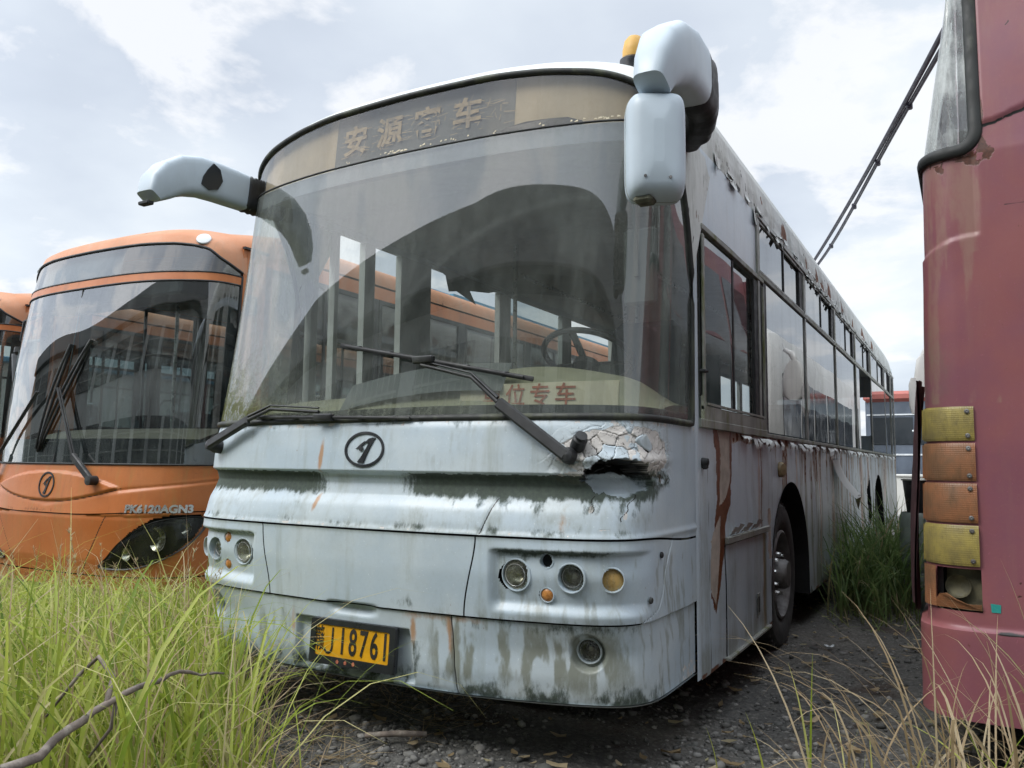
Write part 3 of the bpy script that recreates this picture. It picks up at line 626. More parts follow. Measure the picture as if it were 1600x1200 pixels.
for i in range(46):
    s0 = rnd.choice([rnd.uniform(-.13, .14), rnd.uniform(.92, 1.2), rnd.uniform(-.5, 1.0)]); z0 = 2.757+rnd.random()*.012; w = rnd.uniform(.004, .02)
    b.add([SP(s0, z0, .002), SP(s0+w, z0+.002, .002), SP(s0+w*.8, z0+rnd.uniform(.004, .012), .002), SP(s0+w*.2, z0+rnd.uniform(.003, .01), .002)], [(0, 1, 2, 3)])
b.build('paint_flakes', M['sign'], BUS, False)['kind'] = 'stuff'
# gasket round the glass, seam between the panes
path = [SP(s, float(ztop(s)), .002) for s in np.linspace(-1.9, 1.9, 140)]+[SP(1.9, z, .002) for z in np.linspace(2.0, 1.46, 12)]+[SP(s, 1.436, .003) for s in np.linspace(1.89, -1.89, 120)]+[SP(-1.9, z, .002) for z in np.linspace(1.46, 2.0, 12)]
MB().tube(path, .0155, 8, True).build('windshield_gasket', M['gasket'], BUS, True, 180)
MB().tube([SP(s, SPL, .001) for s in np.linspace(-1.42, 1.42, 120)], .005, 6).build('glass_seam', M['black'], BUS, True, 180)

# ================================================================ roof
ROOFC = [(0, 3.31), (.6, 3.30), (.9, 3.28), (1.05, 3.245), (1.14, 3.205), (1.20, 3.15), (1.232, 3.07), (1.245, 2.97), (1.25, 2.84)]
_rl = np.concatenate([[0], np.cumsum([math.dist(ROOFC[i], ROOFC[i+1]) for i in range(8)])])
def roofc(w):
    l = abs(w)*_rl[-1]; return math.copysign(float(np.interp(l, _rl, [p[0] for p in ROOFC])), w), float(np.interp(l, _rl, [p[1] for p in ROOFC]))
ws = np.concatenate([np.linspace(-1, -.62, 70), np.linspace(-.60, .60, 60), np.linspace(.62, 1, 70)])
def roofpt(w, y):
    x, z = roofc(w)
    e = max(0., (y-12.3)/.9); z -= .30*e*e*(z-2.84)/.47
    return x, z
ys1 = [i/14 for i in range(15)]
ysr = list(np.arange(1.30, 4.0, .02))+list(np.arange(4.0, 13.21, .05))
Pr = np.zeros((len(ws), len(ys1)+len(ysr), 3))
for i, w in enumerate(ws):
    s = math.copysign(min(1.9, abs(w)**.9*1.9), w); g = SP(s, float(ztop(s)), .012); x1, z1 = roofc(w)
    for j, t in enumerate(ys1):
        tz = t**.5 if t > 0 else 0; k = 1-abs(w)**6
        Pr[i, j] = (g.x*(1-t)+x1*t, g.y*(1-t)+1.28*t+.004, g.z*(1-(tz*k+t*(1-k)))+z1*(tz*k+t*(1-k))+(.004 if j == 0 else 0))
    for j, y in enumerate(ysr): x, z = roofpt(w, y); Pr[i, j+len(ys1)] = (x, y, z)
Yr = Pr[:, :, 1]; Zr = Pr[:, :, 2]; Wr = np.abs(np.repeat(ws[:, None], Pr.shape[1], 1))
na = vnoise(Yr, Zr, 3.5, 81, 5); nb = vnoise(Yr, Zr, 14, 83, 4); low = sstep(Wr, .80, .97)
crk = (1-sstep(np.abs(vnoise(Yr, Zr*.7, 4, 85, 4)-.5), 0, .012))*sstep(Wr, .70, .9)
rr_ = np.maximum.reduce([bumpf(Yr, 3.25, .16), bumpf(Yr, 2.5, .05), bumpf(Yr, 4.2, .06), bumpf(Yr, 4.75, .10), bumpf(Yr, 5.05, .14), bumpf(Yr, 5.5, .14), bumpf(Yr, 6.4, .1), bumpf(Yr, 7.3, .16), bumpf(Yr, 8.4, .2), bumpf(Yr, 9.6, .2)])*low*sstep(na+.1*nb, .30, .5)
Pr[:, :, 0] *= 1+.010*low*(nb-.5)*(Yr > 1.3)
gridmesh('roof', Pr, np.ones((Pr.shape[0]-1, Pr.shape[1]-1), bool), dict(m_dark=np.maximum(.9*crk*sstep(nb, .35, .55), .8*sstep(Wr, .955, .985)*sstep(nb, .52, .62)*(Yr > 1.3)), m_prim=.50*rr_+.45*low*sstep(nb, .58, .7), m_rust=rr_*1.0, m_stain=.45*low*sstep(vnoise(Yr, Zr*.2, 10, 87, 3), .4, .7)+.25*bumpf(Wr, .8, .1), m_algae=.35*low*sstep(na, .5, .7)), M['busroof'], BUS)
# hanging paint shards along the cantrail
b = MB(); rnd = random.Random(11)
for i in range(95):
    y = 1.3+11.4*rnd.random()**1.3; w = rnd.uniform(.04, .16); h = rnd.uniform(.03, .11); o = rnd.uniform(.006, .03); z = 2.86+rnd.uniform(0, .05)
    n = 4
    vs_ = []
    for k in range(n+1):
        t = k/n
        for q in (0, .5, 1): vs_.append((1.249+o*t*t+.004*math.sin(q*3+i)+.004, y+w*q*(1-.35*t)+rnd.uniform(-.004, .004), z-h*t*(1 if q != .5 else rnd.uniform(.8, 1.25))))
    b.add(vs_, [(3*k+q, 3*k+q+1, 3*k+q+4, 3*k+q+3) for k in range(n) for q in (0, 1)])
b.build('peeling_shards', M['busroof'], BUS, True, 30)['kind'] = 'stuff'
_bi = int(np.argmin(np.hypot(Pr[:, :, 0]-1.06, Pr[:, :, 1]-.64))); bq = Pr.reshape(-1, 3)[_bi]; bq = (float(bq[0]), float(bq[1]), float(bq[2])-.02)
o_ = MB().lathe([(.066, 0), (.064, .055), (.050, .068)], bq, (.08, -.05, 1), 28).build('beacon_base', M['blackp'], BUS)
MB().lathe([(.052, .06), (.054, .10), (.047, .145), (.030, .168), (0, .176)], bq, (.08, -.05, 1), 28).build('beacon_dome', plain('faded_orange_beacon', (.62, .36, .08), .45, var=.15), o_)
# ================================================================ right flank
L_ = 13.2; XR = 1.25
ys = np.unique(np.concatenate([np.arange(.972, 4.4, .010), np.arange(4.4, 8, .022), np.arange(8, L_+.01, .05), [1.418, 1.424, 2.418, 2.424]]))
zs = np.unique(np.concatenate([np.arange(.25, 1.428, .010), [1.428]]))
Yg, Zg = np.meshgrid(ys, zs, indexing='ij')
def arch(y, z, c, r, zc=.42): return np.where(z > zc, np.hypot(y-c, z-zc) < r, np.abs(y-c) < r)
ARCH = [(3.25, .70, .43), (9.85, .68, .45)]
n1 = vnoise(Yg, Zg, 5, 101, 5); n2 = vnoise(Yg, Zg, 22, 103, 4); n3 = vnoise(Yg, Zg*.12, 12, 105, 4); n4 = vnoise(Yg, Zg*.1, 5, 107, 3)
Xg = np.full_like(Yg, XR)+.016*(vnoise(Yg, Zg, 2.5, 109, 3)-.5)+.006*(n4-.5)*(Yg > 4)
SE = .9*np.exp(-((Yg-1.421)/.004)**2)*(Zg < .84)+.9*np.exp(-((Yg-2.421)/.004)**2)*(Zg < .86)+.8*np.exp(-((Zg-.835)/.005)**2)*(Yg > 1.42)*(Yg < 2.42)
for y0 in (1.13, 2.62, 4.35, 5.2, 6.1, 7.1, 8.2, 9.0, 10.7, 11.7): SE = np.maximum(SE, .85*np.exp(-((Yg-y0-.006*np.sin(Zg*9))/(.004+.0006*y0))**2)*(Zg < 1.36))
SE = np.maximum(SE, .7*(1-sstep(np.abs(n4-.5), 0, .010))*(Yg > 4.2))
def inpoly(y, z, poly):
    r = np.zeros_like(y, bool); n = len(poly)
    for i in range(n):
        (a, b_), (c, d_) = poly[i], poly[(i+1) % n]
        if b_ == d_: continue
        r ^= ((b_ > z) != (d_ > z)) & (y < (c-a)*(z-b_)/(d_-b_)+a)
    return r
yj = Yg+.06*(n1-.5)+.03*(n2-.5); zj = Zg+.05*(n1-.5)
peelA = inpoly(yj, zj, [(1.24, 1.44), (1.60, 1.44), (1.575, 1.2), (1.53, 1.03), (1.44, .93), (1.43, .80), (1.30, .60), (1.24, .52), (1.14, .60), (1.17, .75), (1.24, .95), (1.30, 1.08), (1.28, 1.25)])
core = inpoly(yj, zj, [(1.30, 1.46), (1.545, 1.46), (1.53, 1.15), (1.44, 1.07), (1.35, 1.04), (1.36, 1.25)])
core2 = inpoly(yj, zj, [(1.17, .88), (1.36, 1.0), (1.34, .78), (1.24, .56), (1.15, .62)])
prim = .9*(core | core2); rust = .95*(peelA & ~core & ~core2)
rust = np.maximum(rust, .75*bumpf(Yg, 2.30, .030)*(Zg > .87)*(Zg < 1.40)*(.6+.6*n2)); stain = .9*bumpf(Yg, 2.36, .05)*(Zg > .27)*(Zg < .83)
rw = .80*bumpf(Yg, 2.34, .05)*(Zg < .86)+.55*bumpf(Yg, 2.24, .05)*(Zg > .86)
top = sstep(Zg, 1.28+.10*n1, 1.38+.03*n1); prim = np.maximum(prim, .80*top*sstep(n1, .32, .5)*(Yg > 1.6))
rust = np.maximum(rust, .70*top*sstep(n2, .45, .62)*(Yg > 1.6)); rust = np.maximum(rust, .68*(1-sstep(Zg, .26, .285))*sstep(n2, .3, .6))
for y0, z0, z1, w in ((4.55, .5, 1.4, .025), (5.35, .6, 1.4, .07), (5.95, .3, 1.4, .05), (6.6, .8, 1.4, .05), (7.7, .6, 1.4, .09), (8.5, .9, 1.4, .12), (10.9, .9, 1.4, .25), (3.45, 1.18, 1.42, .02), (2.98, 1.2, 1.42, .03)):
    k = bumpf(Yg, y0, w)*sstep(Zg, z0-.15, z0+.1); rust = np.maximum(rust, .66*k*(.5+.7*n2)); rw = np.maximum(rw, .7*bumpf(Yg, y0+.03, w*1.8)*sstep(Zg, z0-.4, z0))
prim = np.maximum(prim, .72*(Yg > 2.7)*sstep(n3, .52, .62)*sstep(Zg, .8, 1.3)); rust = np.maximum(rust, .60*(Yg > 2.7)*sstep(n3, .60, .66)*sstep(Zg, .5, 1.1)*n2*1.4); stain = np.maximum(stain, .60*sstep(n3, .42, .7)*(Yg > 2.6)+.35*sstep(n3, .45, .7)+.35*(1-sstep(Zg, .3, .45)))
al = .45*(1-sstep(Zg, .28, .5))*sstep(n1, .45, .7)*(Yg > 3.8)+.35*(1-sstep(Zg, .27, .34))*sstep(n1, .4, .6); rust = np.maximum(rust, .55*bumpf(Yg, 2.52, .02)*(Zg > .5)*(Zg < 1.0)*sstep(n2, .35, .6))
prim = np.maximum(prim, .8*(np.abs(Yg-2.53) < .04+.02*(n2-.5)*4)*(Zg > .66)*(Zg < .98))
yc = (ys[:-1]+ys[1:])/2; zc = (zs[:-1]+zs[1:])/2; YC, ZC = np.meshgrid(yc, zc, indexing='ij'); keep = np.ones_like(YC, bool)
for c, r, z0 in ARCH:
    rr = np.hypot(Yg-c, np.maximum(Zg-z0, 0)); near = (np.abs(rr-r) < .008)     # snap the grid onto the arch
    sc_ = np.where(near & (rr > 0), r/np.maximum(rr, 1e-6), 1.); Yg = c+(Yg-c)*sc_; Zg = np.where(Zg > z0, z0+(Zg-z0)*sc_, Zg)
    keep &= ~arch(YC, ZC, c, r-.001, z0)
    SE = np.maximum(SE, .5*np.exp(-((rr-r)/.008)**2))
keep &= ~((YC > 1.42) & (YC < 2.42) & (ZC < .835))
hole2 = inpoly(YC+.05*(vnoise(YC, ZC, 9, 5, 2)-.5), ZC, [(8.35, .95), (8.7, 1.15), (8.85, .6), (8.5, .5)]); keep &= ~hole2
As = dict(m_algae=al, m_stain=stain, m_rustwash=rw, m_prim=prim, m_rust=rust, m_dark=np.clip(SE, 0, 1))
Pf = np.stack([Xg, Yg, Zg], -1); gridmesh('side_panel', Pf, keep, As, M['bus'], BUS)
kd = ((YC > 1.424) & (YC < 2.418) & (ZC < .832)); Pd = Pf.copy(); Pd[:, :, 0] += .004
door = gridmesh('luggage_door', Pd, kd, As, M['bus'], BUS)
MB().box((1.262, 1.92, .855), (.022, 1.02, .035), bev=.004).build('top_rail', M['mossalu'], door); MB().box((1.258, 1.92, .258), (.03, 1.02, .018), bev=.004).build('bottom_rail', M['mossalu'], door)
MB().box((1.257, 2.14, .43), (.006, .055, .13), bev=.01).build('latch', M['alu'], door); MB().box((1.2605, 2.14, .43), (.004, .030, .09), bev=.01).build('latch_slot', M['black'], door)
for c, r, z0 in ARCH:
    b = MB(); pr_ = [(c-r*math.cos(a), z0+r*math.sin(a)) for a in np.linspace(0, math.pi, 40)]; pr_ = [(c-r, .25)]+pr_+[(c+r, .25)]
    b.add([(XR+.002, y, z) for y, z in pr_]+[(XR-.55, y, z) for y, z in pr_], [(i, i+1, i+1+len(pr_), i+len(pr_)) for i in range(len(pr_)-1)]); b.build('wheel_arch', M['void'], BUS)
# front seam strip, mirror of the flank on the far side
b = MB(); b.grid(lambda z, t: (1.2505+.004*math.sin(t*math.pi), .902+.066*t, z), np.linspace(.26, 2.42, 60), np.linspace(0, 1, 7)); b.build('corner_strip', M['bus'], BUS)
b = MB(); b.grid(lambda z, t: (1.2505, .902+.066*t, z), np.linspace(2.42, 2.84, 8), np.linspace(0, 1, 4)); b.build('corner_strip', M['bus'], BUS)
b = MB().bar((1.250, .969, .27), (1.250, .969, 2.84), .006, .012); b.bar((1.250, .900, .30), (1.250, .900, 2.80), .005, .008); b.build('corner_seal', M['black'], BUS, False)
b = MB().box((1.264, 1.02, 1.25), (.03, .03, .05), bev=.008); b.lathe([(.022, 0), (.018, .03), (0, .035)], (1.25, 1.02, 1.26), (1, 0, 0), 16); b.build('side_repeater', M['black'], BUS)
b = MB().tube([(1.25, 1.0, 1.70), (1.27, 1.0, 1.70), (1.275, 1.03, 1.70)], .010, 8); b.build('door_hinge', M['black'], BUS)
# paint curling off along the window sill
b = MB(); rnd = random.Random(5); y = 1.58
while y < 12.6:
    w = rnd.uniform(.03, .10)*(1+.06*y); hgt = rnd.uniform(.02, .085); cu = rnd.uniform(.01, .05); z = 1.418; n = 6; vs_ = []
    if rnd.random() < .62:
        for k in range(n+1):
            t = k/n; a = t*rnd.uniform(1.6, 2.6)
            for q in (0, .5, 1): vs_.append((XR+.004+cu*math.sin(a)*(.7+.3*q), y+w*(q*(1-(.3+.5*(i_ := (int(y*97) % 3)/2))*t)+.25*i_*t), z-hgt*t+.3*hgt*t*t*(q-.5)+.012*math.sin(q*5+y*9)*t))
        b.add(vs_, [(3*k+q, 3*k+q+1, 3*k+q+4, 3*k+q+3) for k in range(n) for q in (0, 1)])
    y += w*rnd.uniform(.75, 1.25)
for y, w, hh in ((1.50, .09, .04), (1.62, .07, .05), (1.72, .05, .03), (1.80, .10, .045), (1.95, .06, .03), (2.06, .09, .05)):
    b.add([(XR+.006, y, .875), (XR+.006, y+w, .878), (XR+.045, y+w*.8, .875+hh), (XR+.03, y+w*.2, .878+hh*1.1)], [(0, 1, 2, 3)])
b.build('curled_paint', M['busroof'], BUS, True, 60)['kind'] = 'stuff'
fl = MB(); fl.grid(lambda u, v: (XR+.02+.16*v*v+.02*math.sin(u*4), 5.25+.55*u*(1-.1*v)+.30*v, 1.30-.36*v+.03*u), np.linspace(0, 1, 8), np.linspace(0, 1, 8)); fl.grid(lambda u, v: (XR+.18-.05*u+.01, 5.95+.1*u-.3*(1-v), .97-.16*v*u+.0), np.linspace(0, 1, 4), np.linspace(0, 1, 4)); fl.build('hanging_flap', M['busroof'], BUS, True, 60)
# rusty filler cap beside the wheel
MB().lathe([(.050, -.01), (.052, .03), (.040, .045), (0, .05)], (1.24, 2.86, 1.22), (1, -.3, 0), 24).build('filler_cap', plain('rusty_cap', (.22, .17, .09), .6, var=.4, scale=20), BUS)
# ---- wheels
def wheel(x, y, z, r, parent, sg=1, w=.27):
    t = MB().lathe([(r*.60, -w), (r*.93, -w), (r*.99, -w+.03), (r, -w*.6), (r, -.05), (r*.985, -.015), (r*.93, .012), (r*.80, .022), (r*.66, .012), (r*.60, -.01)], (x, y, z), (sg, 0, 0), 64, False)
    g = t
    for k in range(46):
        a = 2*math.pi*k/46; g.box((x-sg*.05, y+math.cos(a)*r*.992, z+math.sin(a)*r*.992), (.09, .022, .02), Matrix.Rotation(a, 3, 'X'))
    W_ = g.build('wheel', M['tyre'], parent)
    rm = MB().lathe([(r*.60, -.03), (r*.60, .008), (r*.57, .016), (r*.545, .0), (r*.53, -.05), (r*.50, -.085), (r*.36, -.09), (r*.33, -.06), (r*.33, -.045), (r*.20, -.045), (r*.20, .03), (r*.17, .055), (0, .058)], (x, y, z), (sg, 0, 0), 56, False).build('rim', M['steel'], W_)
    hb = MB(); bt = MB(); hl_ = []
    for k in range(10):
        a = 2*math.pi*k/10+.1; hb = MB(); bt = MB(); hl_.append((hb, bt)); hb.lathe([(r*.052, 0), (r*.050, .002), (0, .002)], (x-sg*.0875, y+math.cos(a)*r*.435, z+math.sin(a)*r*.435), (sg, 0, 0), 14)
        a += .314; bt.lathe([(.017, 0), (.017, .03), (.012, .04), (.012, .055), (0, .056)], (x-sg*.046, y+math.cos(a)*r*.275, z+math.sin(a)*r*.275), (sg, 0, 0), 6)
    for hb, bt in hl_: hb.build('rim_hole', M['void'], W_); bt.build('wheel_nut', M['chrome'], W_, True, 30)
    return W_
wheel(1.205, 3.06, .50, .50, BUS); wheel(1.175, 9.85, .50, .50, BUS); wheel(-1.175, 3.06, .50, .50, BUS, -1); wheel(-1.175, 9.85, .50, .50, BUS, -1)
# ---- windows of the right flank
POSTS = [2.30, 4.0, 5.75, 7.45, 9.2, 11.3, 12.55, 13.14]
b = MB(); b.grid(lambda y, z: (1.2525+.004*math.sin(y*5), y, z), np.linspace(.972, 2.27, 30), np.linspace(2.45, 2.84, 10)); b.build('panel_above_window', M['bus'], BUS)
def frame(y0, y1, z0, z1, w, x=1.256, t=.02, mat='alu', name='window_frame', parent=BUS, bot=None):
    b = MB(); bw = bot or w
    b.box((x, (y0+y1)/2, z1-w/2), (t, y1-y0, w), bev=.003); b.box((x, (y0+y1)/2, z0+bw/2), (t, y1-y0, bw), bev=.003)
    b.box((x+.001, y0+w/2, (z0+z1)/2), (t, w, z1-z0-w-bw), bev=.003); b.box((x+.001, y1-w/2, (z0+z1)/2), (t, w, z1-z0-w-bw), bev=.003)
    return b.build(name, M[mat], parent, False)
def pane(y0, y1, z0, z1, x=1.245, mat='pane', parent=BUS, name='window_pane', tilt=0.):
    b = MB(); b.grid(lambda y, z: (x+tilt*(y-y0), y, z), np.linspace(y0, y1, 6), np.linspace(z0, z1, 4)); return b.build(name, M[mat], parent, True, 180)
dw = frame(1.02, 2.42, 1.46, 2.44, .030, bot=.075, mat='mossalu', name='driver_window')
MB().box((1.262, 1.72, 1.545), (.014, 1.30, .012)).build('slide_channel', M['mossalu'], dw, False)
MB().box((1.250, 1.045, 1.98), (.02, .05, .80), bev=.003).build('window_seal', M['black'], dw, False)
MB().box((1.246, 2.285, 1.97), (.02, .23, .86), bev=.003).build('window_seal', M['black'], dw, False); MB().box((1.240, 1.68, 1.98), (.02, .03, .86), bev=.003).build('mullion', M['black'], dw, False)
pane(1.07, 1.68, 1.54, 2.41, 1.246, 'paneclear', dw, 'window_pane'); pane(1.68, 2.17, 1.54, 2.41, 1.232, 'paneclear', dw, 'window_pane')
b = MB().box((1.252, 2.47, 1.94), (.012, .09, .97)); b.build('window_trim', M['black'], BUS, False)
frames = MB(); rnd = random.Random(9)
for i in range(7):
    y0, y1 = POSTS[i]+.03, POSTS[i+1]-.03; ym = (y0+y1)/2; ylo = 2.52 if i == 0 else y0
    if i != 3: pane(ylo, y1+.04, 1.46, 2.435, 1.2505, 'pane', tilt=rnd.uniform(-.004, .004))
    else: pane(y0, y0+.35, 1.46, 2.435, 1.2505, 'pane', tilt=.004)
    f = frame(y0, y1, 2.475, 2.815, .018, 1.250, .016, 'alu', 'transom_frame')
    pane(y0+.02, ym, 2.49, 2.80, 1.248, 'pane', f, 'transom_pane'); pane(ym, y1-.16, 2.49, 2.80, 1.236, 'pane', f, 'transom_pane', .0)
    MB().box((1.244, y1-.085, 2.645), (.012, .15, .31)).box((1.250, ym, 2.645), (.012, .018, .31)).build('transom_seal', M['black'], f, False)
b = MB().box((1.256, (2.42+13.14)/2, 1.437), (.020, 13.14-2.42, .026), bev=.003); b.box((1.257, 1.70, 1.446), (.022, 1.47, .042), bev=.003); b.build('sill_rail', M['mossalu'], BUS, False)
MB().box((1.256, (2.3+13.14)/2, 2.455), (.016, 13.14-2.3, .030), bev=.003).build('middle_rail', M['mossalu'], BUS, False)
MB().box((1.258, (2.3+13.14)/2, 2.832), (.020, 13.14-2.3, .036), bev=.004).build('upper_rail', M['alu'], BUS, False)
for y in POSTS: MB().box((1.2535, y, 2.14), (.014, .050, .70*2), bev=.003).build('window_post', M['alu'], BUS, False)
# ---- far flank, back, floor, ceiling
LP = [(.92, .98), (1.13, 1.17), (1.43, 1.54), (1.84, 2.22), (3.28, 3.48), (4.56, 4.78), (5.90, 6.12), (7.4, 7.6), (8.9, 9.1), (10.4, 10.6), (12.0, 12.2), (13.0, 13.2)]
b = MB().box((-1.235, 7.05, .84), (.03, 12.3, 1.18)).box((-1.235, 7.05, 2.80), (.03, 12.3, .09)); b.box((-1.232, 9.0, 1.52), (.026, 8.3, .18)); b.build('far_side_wall', M['bus'], BUS, False)
for y0, y1 in LP: MB().box((-1.225, (y0+y1)/2, 2.09), (.05, y1-y0, 1.32)).build('pillar', M['inner'], BUS, False)
for (y0, y1) in ((3.48, 4.56), (6.12, 7.4), (9.1, 10.4)): pane(y0, y1, 1.6, 2.755, -1.238, 'paneclear')
b = MB().box((0, 7.1, .70), (1.36, 12.1, .06)).box((.95, 1.6, .70), (.54, 1.5, .06)).box((.95, 6.6, .70), (.54, 4.9, .06)).box((-.95, 7.1, .70), (.54, 12.1, .06)); b.build('floor', M['innerd'], BUS, False)
b = MB(); b.grid(lambda x, y: (x, y, 2.80+.12*math.cos(x*1.25)), np.linspace(-1.22, 1.22, 16), [.50, .9, 4, 8, 13.1]); b.grid(lambda x, t: (x, .42+.5*t, 2.72+.06*t), np.linspace(-1.1, 1.1, 10), [0, 1]); b.build('ceiling', M['inner'], BUS, True, 60)
b = MB().box((0, 13.18, 1.05), (2.48, .04, 1.5)).box((0, 13.18, 2.75), (2.48, .04, .5)).box((-1.0, 13.18, 2.1), (.45, .04, .9)).box((1.05, 13.18, 2.1), (.38, .04, .9)); b.build('rear_wall', M['bus'], BUS, False)
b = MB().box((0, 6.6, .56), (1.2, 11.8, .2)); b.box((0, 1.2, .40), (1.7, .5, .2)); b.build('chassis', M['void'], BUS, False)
# torn ceiling lining
b = MB().add([(-1.20, 2.2, 2.78), (-1.20, 3.3, 2.77), (-1.18, 3.05, 2.70), (-1.18, 2.75, 2.66), (-1.18, 2.85, 2.56), (-1.18, 2.55, 2.62), (-1.19, 2.45, 2.60), (-1.19, 2.40, 2.72)], [tuple(range(8))]); b.build('torn_lining', M['inner'], BUS, False)
# dashboard, wheel, seats, rails
def dashz(x): return 1.60+.12*math.exp(-((x-.55)/.5)**2)+.06*math.exp(-((x+.1)/.3)**2)-.10*sstep(x, .95, 1.2)
b = MB(); b.grid(lambda x, t: (x, .24+.12*abs(x)**3+.50*t, 1.45+(float(dashz(x))-1.45)*math.sin(min(1, t*1.15)*1.57)), np.linspace(-1.17, 1.19, 50), np.linspace(0, 1, 14)); b.grid(lambda x, t: (x, .74+.12*abs(x)**3+.06*t, float(dashz(x))-t*.7), np.linspace(-1.17, 1.19, 50), [0, .1, 1]); b.build('dashboard', M['dash'], BUS, True, 60)
b = MB(); b.grid(lambda u, v: (-.42+.95*u, .32+.10*v, 1.50+.14*v+.05*math.sin(u*2.6)+.045*u), np.linspace(0, 1, 16), np.linspace(0, 1, 5)); b.build('dash_binnacle', M['innerd'], BUS, True, 60)
cxw = Vector((.66, 1.00, 1.80)); tl = Matrix.Rotation(R(-28), 3, 'X')
sw = MB().tube([cxw+tl @ Vector((.235*math.cos(a), .235*math.sin(a), 0)) for a in np.linspace(0, 2*math.pi, 48, endpoint=False)], .016, 10, True); sw.build('steering_wheel', M['blackp'], BUS, True, 180)
b = MB().lathe([(.07, -.02), (.07, .01), (0, .02)], cxw+tl @ Vector((0, 0, -.05)), tl @ Vector((0, 0, 1)), 24)
for a in (.3, 2.84, 4.71): b.bar(cxw+tl @ Vector((0, 0, -.045)), cxw+tl @ Vector((.23*math.cos(a), .23*math.sin(a), 0)), .035, .012)
b.tube([cxw+Vector((0, 0, -.06)), (.66, .72, 1.35)], .03, 10); b.build('steering_column', M['blackp'], BUS)
def seat(x, y, z, parent, mat, tall=.75, name='seat', rz=0):
    b = MB().box((x, y, z+.42), (.46, .46, .12), bev=.04); o = b.build(name, mat, parent)
    MB().box((x, y+.24, z+.45+tall/2), (.44, .12, tall), Matrix.Rotation(R(-10), 3, 'X'), .05).build('backrest', mat, o); MB().box((x, y, z+.18), (.3, .3, .36), bev=.02).build('seat_base', M['innerd'], o); return o
seat(.68, 1.55, .95, BUS, M['seat'], .72, 'driver_seat')
for y in (4.2, 5.0, 5.8, 6.6, 7.4, 8.2):
    for x in (-.95, .95): seat(x, y, .78, BUS, M['seat'], .55, 'passenger_seat')
for x, y in ((-.5, 2.3), (.45, 2.3), (-.45, 4.4), (.45, 5.6), (-.45, 7)): MB().tube([(x, y, .75), (x, y, 2.85)], .016, 8).build('grab_pole', M['rail'], BUS)
for x in (-.45, .45): MB().tube([(x, 2.3, 2.62), (x, 12, 2.62)], .016, 8).build('hand_rail', M['rail'], BUS)
b = MB().box((.30, 2.32, 1.4), (1.4, .03, 1.1)); b.build('driver_partition', M['inner'], BUS, False)
b = MB().tube([(1.06, .62, 2.55), (1.08, .60, 2.1)], .012); b.box((1.09, .62, 2.15), (.16, .03, .36), bev=.02); b.build('interior_mirror', M['innerd'], BUS)

# ---- card sign lying on the dashboard
sb_ = thing('sign_board', 'cream card sign with faded red characters leaning inside the windshield', 'sign', (.81, .36, 1.50))
b = MB(); sx0, sx1, sz0, sz1 = .30, 1.075, 1.487, 1.605
def SB(x, z, d): return Vector((x-.81, .33+.20*max(0, (x-.6))**2-d+.12*(z-sz0)-.36, z-1.50))
b.grid(lambda x, z: SB(x, z, 0), np.linspace(sx0, sx1, 12), [sz0, sz1]); b.grid(lambda x, z: SB(x, z, -.006), np.linspace(sx0, sx1, 12), [sz1, sz0]); b.build('card', M['sign'], sb_, True)
for i, ch in enumerate('单位专车'): place_text('sign_character', ch, .105, lambda x, z, d, i=i: SB(.475+i*.122+x, 1.543+z, .003+d), M['redink'], sb_, bold=.001, depth=.001)

# ================================================================ wipers
def wiper(pts_arm, blade, pivot, spring, n=14):
    o = MB(); pv = SP(*pivot, .03); nv = SN(*pivot)
    o.lathe([(.034, -.05), (.034, .0), (.026, .02), (.022, .045), (0, .05)], pv, nv, 24)
    A_ = [SP(s, z, d) for s, z, d in pts_arm]; arm = o
    arm.bar(A_[0], A_[1], .050, .030, nv, .008); o_ = arm.build('wiper_arm', M['black'], BUS)
    b = MB(); b.tube(A_[1:], [.011]+[.008]*(len(A_)-2), 8); b.tube([p+Vector((0, 0, .018)) for p in A_[1:]], [.009]+[.005]*(len(A_)-2), 6); b.build('arm_rod', M['black'], o_, True, 60)
    (s0, z0), (s1, z1) = blade
    B = [SP(s0+(s1-s0)*t, z0+(z1-z0)*t, .012) for t in np.linspace(0, 1, n)]; C_ = [SP(s0+(s1-s0)*t, z0+(z1-z0)*t, .022+.020*math.sin(t*math.pi)) for t in np.linspace(.04, .96, n)]
    b = MB(); b.tube(B, .0055, 6, flat=2.2); b.tube(C_, .008, 6, flat=1.)
    for t in (.12, .3, .5, .7, .88): p = SP(s0+(s1-s0)*t, z0+(z1-z0)*t, .022); b.box(p, (.03, .022, .022), bev=.003)
    b.box(SP((s0+s1)/2, (z0+z1)/2, .045), (.11, .03, .034), bev=.006); b.build('wiper_blade', M['black'], o_, True, 60)
    return o_
wiper([(.985, 1.275, .065), (.675, 1.497, .055), (.540, 1.607, .05), (.28, 1.672, .045)], ((-.225, 1.797), (.805, 1.594)), (.985, 1.278), True)
wiper([(-1.055, 1.325, .065), (-.75, 1.447, .055), (-.60, 1.497, .05), (-.27, 1.475, .045)], ((-.75, 1.462), (.285, 1.435)), (-1.06, 1.318), True)
b = MB(); b.lathe([(.030, -.02), (.030, .03), (.024, .036), (.024, .05), (0, .052)], SP(1.02, 1.325, .02), Vector((.5, -.5, .6)), 24); b.build('hose_cap', M['black'], BUS)

